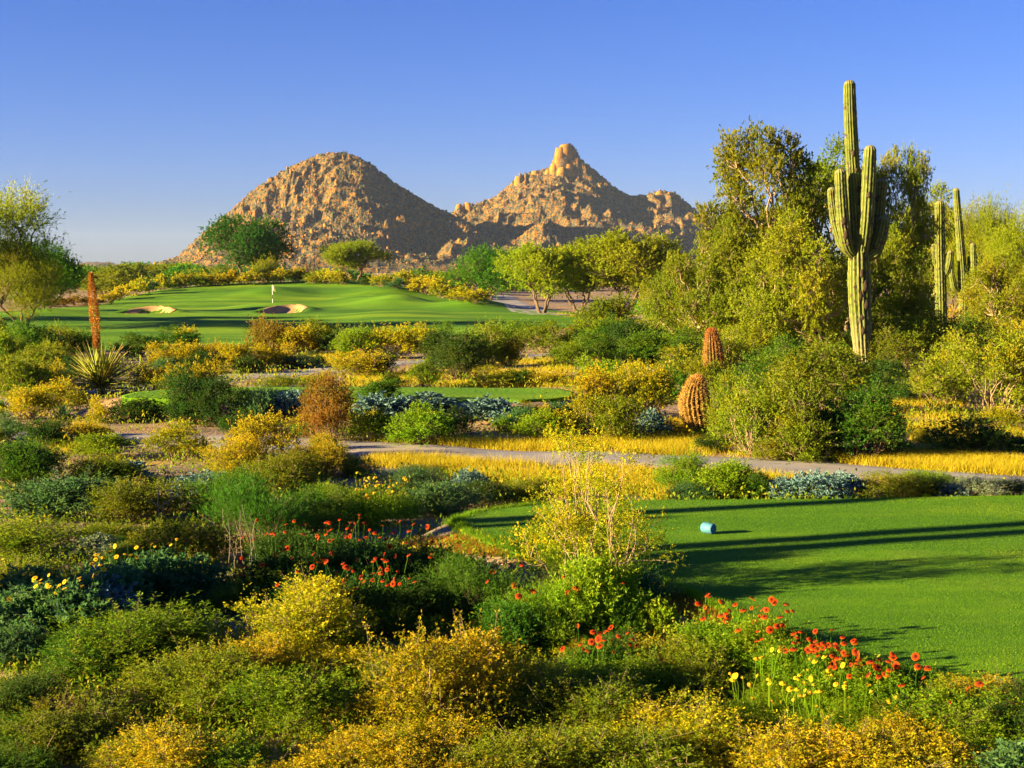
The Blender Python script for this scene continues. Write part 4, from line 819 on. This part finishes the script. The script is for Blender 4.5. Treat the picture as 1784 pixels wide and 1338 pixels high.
xm, ym = gp(1234, 937); zm = float(teez(np.array([xm]), np.array([ym]))[0]); mk = empty('tee_marker', xm, ym, zm); tag(mk, 'short blue painted log lying on the near tee', 'tee marker')
def log_mesh(r, ln):
    t = [(0, r * .86), (.012, r), (ln - .012, r), (ln, r * .86)]; n = 28; th = np.arange(n) * 2 * math.pi / n; V = []
    for x, q in t: V += [(x, q * math.cos(a), q * math.sin(a)) for a in th]
    Q = [(i * n + j, i * n + (j + 1) % n, (i + 1) * n + (j + 1) % n, (i + 1) * n + j) for i in range(3) for j in range(n)]
    return mesh_np('log', np.array(V), np.array(Q), None, None, True)
mk.scale = (.9, .9, .9); rl = .064; bo = obj('log', log_mesh(rl, .16), mk, M['bluepaint']); bo.location = (-.08 * math.cos(.85), .08 * math.sin(.85), rl); bo.rotation_euler = (0, 0, -.85)
for sx, nm in ((.1595, 'cut_end'), (.0005, 'cut_end')):
    n = 28; rr = [rl * .86, rl * .6, rl * .3]; V = [(sx + (0.001 * i if sx > .1 else -.001 * i), q * math.cos(a), q * math.sin(a)) for i, q in enumerate(rr) for a in np.arange(n) * 2 * math.pi / n] + [(sx, 0, 0)]
    Q = [(i * n + j, i * n + (j + 1) % n, (i + 1) * n + (j + 1) % n, (i + 1) * n + j) for i in range(2) for j in range(n)]; T = [(2 * n + j, 2 * n + (j + 1) % n, 3 * n) for j in range(n)]
    c_ = obj(nm, mesh_np(nm, np.array(V), np.array(Q), np.array(T)), mk, M['blueshade']); c_.location = bo.location; c_.rotation_euler = bo.rotation_euler

# ------------------------------------------------------------------ flowers
def daisy_mesh(name, npet, r, rin, hd, mat, droop=.2, notch=True):
    V = []; Q = []; T = []; K = []
    n = npet * 2
    V.append((0, 0, hd)); K.append(0)
    for q, z in ((.55 * rin, hd * .85), (rin, hd * .2)):
        for j in range(n): a = j * 2 * math.pi / n; V.append((q * math.cos(a), q * math.sin(a), z)); K.append(.3 * q / rin)
    for j in range(n): T.append((0, 1 + j, 1 + (j + 1) % n)); Q.append((1 + j, 1 + n + j, 1 + n + (j + 1) % n, 1 + (j + 1) % n))
    for p in range(npet):
        a = p * 2 * math.pi / npet; w = math.pi / npet * .92; b = len(V); rm = (rin + r) / 2
        for q, da, z, k in ((rin * .9, -w * .7, 0, .36), (rin * .9, w * .7, 0, .36), (rm, -w, .02 * r, .65), (rm, w, .02 * r, .65), (r * .96, -w * .8, -droop * r, .95), (r * (.93 if notch else 1.02), 0, -droop * r * .8, 1.0), (r * .96, w * .8, -droop * r, .95)):
            V.append((q * math.cos(a + da), q * math.sin(a + da), z)); K.append(k)
        Q += [(b, b + 2, b + 3, b + 1)]; T += [(b + 2, b + 4, b + 5), (b + 2, b + 5, b + 3), (b + 3, b + 5, b + 6)]
    k = np.array(K)[:, None] * np.ones(3); return mesh_np(name, np.array(V), np.array(Q), np.array(T), k, False, mat)
FG = daisy_mesh('flower', 11, .031, .012, .010, M['gail']); FM = daisy_mesh('flower', 12, .021, .012, .012, M['mari'], .1, False); FD = daisy_mesh('flower', 9, .026, .008, .006, M['daisy'], .05, False)
RF = np.random.default_rng(77)
def flower_plant(name, px, py, nfl, rad, hlo, hhi, fmesh, fcol, fshape, label, group, cat, fw=.55, fh=.36, sunward=.5, stemcol='green', fs=1.0):
    x, y = gp(px, py); z = gz(x, y); o = empty(name, x, y, z); i = cnt.get(fshape, 0); cnt[fshape] = i + 1; fo, st = SH[fshape][i % len(SH[fshape])]
    f = obj('foliage', fo, o, L[fcol]); f.scale = (fw, fw, fh / .8); f.rotation_euler = (0, 0, RF.random() * 6.28); B = Bag()
    for k in range(nfl):
        r = rad * math.sqrt(RF.random()); a = RF.random() * 6.28; h = RF.uniform(hlo, hhi); p = np.array([r * math.cos(a), r * math.sin(a), h])
        B.tube(bent(RF, (p[0] * .45, p[1] * .45, 0), p, 6, .05), np.linspace(.0035, .0022, 6), 4, (RF.random(), 0, .2))
        fl = obj('flower', fmesh, o); fl.location = p; d = Vector((-sunward * RF.uniform(.2, 1), -RF.uniform(.1, .7), 1 + 0)) + Vector(RF.normal(size=3) * .45)
        fl.rotation_euler = d.to_track_quat('Z', 'Y').to_euler(); q = RF.uniform(.5, 1.05) * fs; fl.scale = (q, q, q)
    tag(obj('stems', B.mesh('stems', True), o, L[stemcol]), kind='stuff'); return tag(o, label, cat, group)
for px, py, n in ((490, 1050, 6), (530, 1085, 7), (575, 1045, 7), (600, 1110, 8), (640, 1080, 8), (690, 1100, 7), (720, 1055, 6), (560, 1005, 7), (620, 1010, 7), (670, 1020, 6), (500, 1000, 5)):
    flower_plant('blanket_flower', px, py, int(n * 1.7), .42, .36, .62, FG, 'dark', 'leafN', 'red-orange blanket flower in the shaded patch left of the tee corner', 'blanket flowers in the shaded patch', 'flower', .75, .42)
for px, py, n in ((1022, 1205, 13), (1070, 1195, 14)):
    flower_plant('blanket_flower', px, py, n, .20, .30, .44, FG, 'green', 'leafN', 'tight clump of vivid red blanket flowers below the lush green bush', 'vivid red blanket flowers', 'flower', .5, .30, .5)
for px, py, n in ((1285, 1165, 7), (1335, 1150, 7), (1365, 1200, 8), (1420, 1215, 10), (1460, 1225, 10), (1500, 1240, 10), (1545, 1255, 8), (1240, 1150, 5), (1640, 1290, 3)):
    flower_plant('blanket_flower', px, py, int(n * 1.8), .24, .28, .46, FG, 'lime', 'leafN', 'orange-red blanket flower along the sunny edge of the near tee', 'blanket flowers along the tee edge', 'flower', .5, .32)
for px, py, n in ((905, 1120, 4), (955, 1135, 4), (1000, 1110, 4), (850, 1090, 3), (1085, 1120, 3)):
    flower_plant('blanket_flower', px, py, n, .35, .36, .55, FG, 'green', 'leafN', 'sparse dark red blanket flower among the lush green bushes', 'sparse blanket flowers among the lush bushes', 'flower', .5, .36)
for px, py, n in ((1300, 1270, 8), (1345, 1290, 9), (1390, 1305, 10), (1430, 1300, 10), (1475, 1300, 9), (1520, 1290, 6), (1330, 1235, 8), (1400, 1255, 8), (1450, 1260, 7)):
    flower_plant('desert_marigold', px, py, int(n * .75), .17, .28, .44, FM, 'lime', 'uprightN', 'long-stalked yellow desert marigold in front of the sunny tee edge', 'desert marigolds before the tee edge', 'flower', .4, .22, .3, 'lime', 1.05)
for px, py, n in ((625, 915, 11), (655, 922, 12), (685, 915, 11), (640, 905, 9)):
    flower_plant('desert_marigold', px, py, n, .24, .34, .60, FM, 'lime', 'uprightN', 'tall yellow desert marigold beside the shaded blanket flowers', 'desert marigolds beside the shaded blanket flowers', 'flower', .6, .42, .3, 'lime', 1.5)
for px, py, n in ((40, 1085, 12), (100, 1100, 14), (150, 1120, 12), (60, 1120, 10), (215, 1060, 14), (260, 1050, 10), (180, 1080, 8)):
    flower_plant('brittlebush_daisy', px, py, n, .40, .40, .56, FD, 'teal', 'broadN', 'brittlebush dotted with small yellow daisies in the shaded left corner', 'daisy-flowered brittlebushes in the left corner', 'flower', .8, .45)

# tall bare-stemmed bush at the tee corner
x0, y0 = gp(1040, 1088); z0 = gz(x0, y0); s = y0 / F; root = empty('tall_open_bush', x0, y0, z0); tag(root, 'tall open bush of bare arching stems at the corner of the near tee', 'bush')
B = Bag(); rng = np.random.default_rng(21); lob = []
for k, (tx, ty) in enumerate([(925, 890), (950, 850), (978, 812), (1000, 780), (1022, 770), (1048, 800), (1072, 820), (1098, 850), (1120, 880), (1140, 930), (1010, 870), (1060, 880), (900, 930), (985, 760), (1095, 800), (960, 900), (1030, 840)]):
    e = np.array([(tx - 1040) * s * .93, rng.uniform(-.35, .35), (1088 - ty) * s * .98]); b0 = np.array([e[0] * .12, e[1] * .2, 0])
    P = bent(rng, b0, e, 8, .07); B.tube(P, np.linspace(.008, .003, 8), 5)
    for j in range(4):
        c = P[int(rng.integers(4, 8))] + rng.normal(size=3) * .09; B.tube(bent(rng, P[4 + j % 3], c, 4, .08), np.linspace(.005, .002, 4), 4); lob.append((*c, rng.uniform(.06, .12)))
obj('stems', B.mesh('stems', True), root, M['palebark'])
V, Q, K, _ = leaves(rng, lob, 2300, 9, .020, .009, .09, .3, .7); obj('foliage', mesh_np('foliage', V, Q, None, K), root, L['gold'])

# pale dry stalks in the feathery bush
x0, y0 = gp(425, 1030); root = empty('dry_stalks', x0, y0, gz(x0, y0)); B = Bag(); s = y0 / F; tag(root, 'bare pale dry stalks standing before the tall feathery bush', 'dry stalks')
for (bx, tx, ty) in ((400, 388, 885), (415, 405, 900), (430, 428, 880), (440, 430, 870), (448, 440, 890), (425, 445, 905), (408, 415, 930)):
    B.tube(bent(rng, ((bx - 425) * s, rng.uniform(-.1, .1), -.02), ((tx - 425) * s, rng.uniform(-.2, .1), (1030 - ty) * s), 7, .04), np.linspace(.0035, .002, 7), 4)
obj('stalks', B.mesh('stalks', True), root, plainmat('grey_stalk', (.24, .20, .14), (.18, .15, .11), 20, .9, 0))
x0, y0 = gp(426, 1055); root = empty('red_spike_flower', x0, y0, gz(x0, y0)); tag(root, 'slender plant with one red flower spike below the pale stalks', 'flower'); B = Bag(); B.tube([(0, 0, 0), (.01, 0, .2), (-.02, 0, .42)], [.005, .004, .003], 5); obj('stem', B.mesh('stem', True), root, L['green'])
V, Q, K, _ = leaves(rng, [(-.01 - .02 * t, 0, .22 + .2 * t, .02) for t in np.linspace(0, 1, 6)], 30, 5, .03, .012, .02, .5, .5); obj('flowers', mesh_np('flowers', V, Q, None, K), root, leafmat('red_petals', (.45, .02, .015), (.62, .05, .02), var=0))
# a forked bare branch over the left planting
x0, y0 = gp(268, 925); root = empty('dead_branch', x0, y0, gz(x0, y0)); s = y0 / F; tag(root, 'forked bare branch sticking out of the left planting', 'branch'); B = Bag()
for a, b in (((280, 925), (285, 875)), ((285, 880), (318, 850)), ((285, 885), (262, 868)), ((300, 868), (296, 845)), ((278, 920), (276, 850))):
    B.tube(bent(rng, ((a[0] - 268) * s, 0, (925 - a[1]) * s), ((b[0] - 268) * s, rng.uniform(-.1, .1), (925 - b[1]) * s), 6, .05), np.linspace(.008, .004, 6), 4)
obj('twigs', B.mesh('twigs', True), root, M['palebark'])

# ------------------------------------------------------------------ dry grass, turf blades, low weeds: uncountable cover
def in_poly(px, py, poly):
    r = np.zeros(len(px), bool); n = len(poly)
    for i in range(n):
        x1, y1 = poly[i]; x2, y2 = poly[(i + 1) % n]; c = ((y1 > py) != (y2 > py)) & (px < (x2 - x1) * (py - y1) / (y2 - y1 + 1e-9) + x1); r ^= c
    return r
def sample_poly(poly, n, rng):
    P = np.array(poly, float); lo = P.min(0); hi = P.max(0); out = []
    while sum(map(len, out)) < n:
        q = rng.uniform(lo, hi, (n, 2)); out.append(q[in_poly(q[:, 0], q[:, 1], poly)])
    return np.concatenate(out)[:n]
def to_ground(q):
    a, b = pdir(q[:, 0], q[:, 1]); Y = -3.3 / b
    for _ in range(12): Y = (ground_z(a * Y, Y) - CAMZ) / b
    return a * Y, Y
def blades(x, y, z, per, hlo, hhi, w, spread, rng, lean=.5):
    n = len(x) * per; X = np.repeat(x, per) + rng.normal(size=n) * spread; Y = np.repeat(y, per) + rng.normal(size=n) * spread; Z = np.repeat(z, per)
    h = rng.uniform(hlo, hhi, n); a = rng.random(n) * 6.283; b = rng.random(n) * 6.283; l = rng.random(n) * lean * h
    p = np.stack([X, Y, Z], -1); s = np.stack([np.cos(a), np.sin(a), 0 * a], -1) * (w / 2); t = np.stack([X + np.cos(b) * l, Y + np.sin(b) * l, Z + h], -1)
    V = np.stack([p - s, p + s, t], 1).reshape(-1, 3); tr = np.repeat(rng.random(len(x)), per)
    K = np.repeat(np.stack([.6 * rng.random(n) + .4 * tr, rng.random(n), tr], -1), 3, 0)
    return V, np.arange(n * 3).reshape(-1, 3), K
rg = np.random.default_rng(31); B = Bag()
STRAW = [([(470, 766), (640, 764), (900, 770), (1180, 760), (1220, 748), (1300, 790), (1784, 782), (1784, 812), (1520, 812), (1250, 800), (1080, 795), (800, 786), (640, 774)], 8200),
         ([(640, 800), (800, 792), (1090, 806), (1130, 822), (1200, 866), (1100, 878), (1000, 872), (900, 850), (800, 832), (650, 812)], 8200), ([(1180, 812), (1500, 834), (1784, 858), (1784, 866), (1180, 866)], 1800), ([(1500, 800), (1784, 790), (1784, 838), (1600, 826)], 3600),
         ([(590, 676), (640, 640), (760, 642), (960, 622), (1010, 650), (1010, 674), (860, 676)], 5000), ([(1550, 650), (1680, 650), (1690, 775), (1600, 775), (1545, 720)], 1800), ([(1640, 755), (1784, 745), (1784, 800), (1640, 800)], 1200), ([(1180, 730), (1240, 720), (1240, 765), (1180, 765)], 700),
         ([(940, 546), (1210, 544), (1240, 556), (1000, 556)], 700), ([(430, 628), (600, 615), (680, 630), (560, 640)], 900), ([(1150, 800), (1200, 800), (1210, 860), (1130, 860)], 500), ([(60, 720), (190, 730), (150, 790), (60, 800)], 300)]
def path_clear(x, y):
    ok = np.ones(len(x), bool)
    for A in (TEE, PAD): ok &= rowdist(A, x, y) > .12
    return ok
CP = np.array([gp(*p) for p in [(230, 768), (380, 768), (520, 774), (650, 781), (800, 790), (1000, 799), (1100, 803), (1300, 812), (1450, 822), (1600, 834), (1784, 846)]])
for poly, n in STRAW:
    x, y = to_ground(sample_poly(poly, n, rg)); ok = path_clear(x, y)
    yp = np.interp(x, CP[:, 0], CP[:, 1]); ok &= (np.abs(y - yp) > 1.0) | (y > 31) | (x < CP[:, 0].min())
    x, y = x[ok], y[ok]; d = .6 * vnoise(x * 1.1, y * 1.1, 77) + .4 * vnoise(x * .35, y * .35, 78); k = d + rg.random(len(x)) * .30 > .56; x, y = x[k], y[k]
    far = float(np.clip(np.median(y) / 26, 1, 3)); V, T, K = blades(x, y, ground_z(x, y) - .01, 8, .04, .21, .010 * far, .07 * far, rg, 1.1); B.add(V, None, T, K)
tag(obj('dry_grass', B.mesh('dry_grass'), None, L['straw']), 'golden dry grass along the cart path', 'grass', kind='stuff')

B = Bag()
for poly, m in (([(690, 945), (760, 922), (800, 918), (895, 968), (860, 992), (740, 965)], 900), ([(1140, 1005), (1200, 1025), (1265, 1070), (1240, 1090), (1150, 1060)], 600), ([(1300, 1110), (1400, 1140), (1390, 1160), (1290, 1130)], 260)):
    x, y = to_ground(sample_poly(poly, m, rg)); ok = rowdist(TEE, x, y) > -.02; x, y = x[ok], y[ok]; V, T, K = blades(x, y, ground_z(x, y) - .005, 9, .02, .085, .006, .035, rg, 1.2); B.add(V, None, T, K)
L['dead'] = leafmat('dead_grass_blade', (.30, .13, .02), (.50, .25, .03), (.40, .16, .02), var=0)
tag(obj('dead_grass', B.mesh('dead_grass'), None, L['dead']), 'rusty dead grass along the edge of the near tee', 'grass', kind='stuff')
n = 330000; y = rg.uniform(TEE[0, 0], TEE[-1, 0], n); xl = np.interp(y, TEE[:, 0], TEE[:, 1]); x = xl + (7.2 - xl) * rg.random(n)
k = (np.abs(x) < y * .40) & (x > xl - .02); x, y = x[k], y[k]
V, T, K = blades(x, y, teez(x, y), 1, .004, .009, .0045, 0, rg, 1.2); K[:, 0] = .3 + .4 * K[:, 0]; pn = fbm(x * .8, y * .8, 3, 61); K[:, 2] = np.repeat(np.clip((pn - .3) * 1.6, 0, 1), 3)
ye = rg.uniform(TEE[0, 0], TEE[-1, 0], 9000); xe = np.interp(ye, TEE[:, 0], TEE[:, 1]) + (fbm(ye * 1.3, ye * 0, 3, 5) - .5) * .12 + rg.normal(size=9000) * .05 * (.4 + 1.5 * vnoise(ye * 2, ye * 0, 8))
V2, T2, K2 = blades(xe, ye, np.where(rowdist(TEE, xe, ye) < 0, -.005, -.06), 3, .02, .075, .005, .02, rg, .9); V = np.concatenate([V, V2]); T = np.concatenate([T, T2 + len(V) - len(V2)]); K = np.concatenate([K, K2])
tag(obj('turf_grass', mesh_np('turf_grass', V, None, T, K), None, L['turf']), 'short mown grass on the near tee', 'grass', kind='stuff')

B = Bag(); WEED = [([(0, 850), (620, 850), (760, 930), (1150, 1030), (1784, 1240), (1784, 1338), (0, 1338)], 5200), ([(480, 700), (1000, 700), (1180, 770), (480, 770)], 420), ([(0, 640), (450, 640), (450, 850), (0, 850)], 500), ([(1200, 560), (1784, 560), (1784, 800), (1200, 780)], 900), ([(0, 590), (1200, 560), (1200, 690), (0, 690)], 700), ([(640, 830), (1784, 850), (1784, 868), (640, 900)], 500)]
wl_ = []
for poly, m in WEED:
    x, y = to_ground(sample_poly(poly, m, rg)); ok = path_clear(x, y) & (y < 150) & (rowdist(FAIR, x, y) > .3)
    yp = np.interp(x, CP[:, 0], CP[:, 1]); ok &= (np.abs(y - yp) > 1.1) | (y > 31); x, y = x[ok], y[ok]
    sc = np.clip(y / 14, .8, 5); c = len(x); per = 14
    h = rg.normal(size=(c, per, 3)) * (.085 * sc)[:, None, None] * np.array([1, 1, .0]); zz = ground_z(x, y)[:, None] + np.abs(rg.normal(size=(c, per))) * (.075 * sc ** .7)[:, None]
    P = np.stack([x[:, None] + h[..., 0], y[:, None] + h[..., 1], zz], -1).reshape(-1, 3); k = len(P); ax = nrm(rg.normal(size=(k, 3)) * .6 + np.array([0, 0, .7])); sd = nrm(np.cross(ax, rg.normal(size=(k, 3)))); ll = (np.repeat(.042 * sc ** .8, per) * rg.uniform(.6, 1.4, k))[:, None]
    V = np.stack([P, P + ax * ll * .5 + sd * ll * .22, P + ax * ll, P + ax * ll * .5 - sd * ll * .22], 1).reshape(-1, 3); tr = np.repeat(rg.random(c), per)
    B.add(V, np.arange(k * 4).reshape(-1, 4), None, np.repeat(np.stack([rg.random(k), rg.random(k), tr], -1), 4, 0))
L['weed'] = leafmat('weed_leaf', (.10, .19, .006), (.19, .27, .008), (.34, .29, .010), var=0)
tag(obj('low_weeds', B.mesh('low_weeds'), None, L['weed']), 'low weeds covering the soil between the bushes', 'weeds', kind='stuff')

# ------------------------------------------------------------------ the air: a thin even haze round everything
hv = np.array([(x, y, z) for x in (-15500, 15500) for y in (-60, 9600) for z in (-6.5, 240)], float)
hm = mesh_np('haze', hv, np.array([(0, 1, 3, 2), (4, 6, 7, 5), (0, 4, 5, 1), (2, 3, 7, 6), (0, 2, 6, 4), (1, 5, 7, 3)]))
m_, nt_, out_ = newmat('haze_air'); pv = nd(nt_, 'ShaderNodeVolumePrincipled'); pv.inputs['Color'].default_value = (.55, .70, 1, 1); pv.inputs['Density'].default_value = .000032; nt_.links.new(pv.outputs[0], out_.inputs['Volume'])
if HAZE: tag(obj('haze', hm, None, m_), 'thin bluish haze in the air', 'haze', kind='stuff')

# ------------------------------------------------------------------ labels of the bushes: told apart by the landmark they stand closest to
def near_px(px, py): return gp(px, py)
LM = {'the tall saguaro': near_px(1505, 655), 'the straight small saguaro': (float(pdir(1640, 500)[0] * 76), 76.), 'the fat barrel cactus': near_px(1222, 757), 'the reddish barrel cactus': (float(pdir(1246, 500)[0] * 43), 43.),
      'the desert spoon': near_px(176, 692), 'the golf flag': (xf, yf), 'the blue tee marker': (xm, ym), 'the tall open bush': near_px(1040, 1088), 'the shaded blanket flowers': near_px(610, 1070), 'the vivid red blanket flowers': near_px(1045, 1200),
      'the marigolds before the tee': near_px(1400, 1285), 'the tall marigolds': near_px(655, 915), 'the daisy brittlebushes': near_px(120, 1095), 'the pale dry stalks': near_px(425, 1030), 'the forked bare branch': near_px(268, 925), 'the ocotillo': (xo, yo),
      'the left tree on the fairway edge': (float(pdir(40, 500)[0] * 90), 90.), 'the tall rust-brown bush': near_px(568, 769)}
ORD = ['closest to', 'second closest to', 'third closest to', 'fourth closest to', 'fifth closest to']
kinds = {}
for r in records:
    if r[4]: tag(r[0], r[4], 'shrub')
    else: kinds.setdefault(r[1], []).append(r)
for ph, rs_ in kinds.items():
    best = {}
    for lm, (lx, ly) in LM.items():
        for k, r in enumerate(sorted(rs_, key=lambda r: math.hypot(r[0].location.x - lx, r[0].location.y - ly))[:5]):
            dd = math.hypot(r[0].location.x - lx, r[0].location.y - ly)
            if dd < .28 * ly + 1 and (id(r) not in best or k < best[id(r)][0]): best[id(r)] = (k, lm)
    left = {}
    for r in rs_:
        if id(r) in best: k, lm = best[id(r)]; tag(r[0], f'{ph} {ORD[k]} {lm}', 'shrub')
        else: left.setdefault(r[2], []).append(r)
    for zone, q in left.items():
        for r in q: tag(r[0], f'{ph} {zone}', 'shrub', f'{ph}s {zone}' if len(q) > 1 else None)
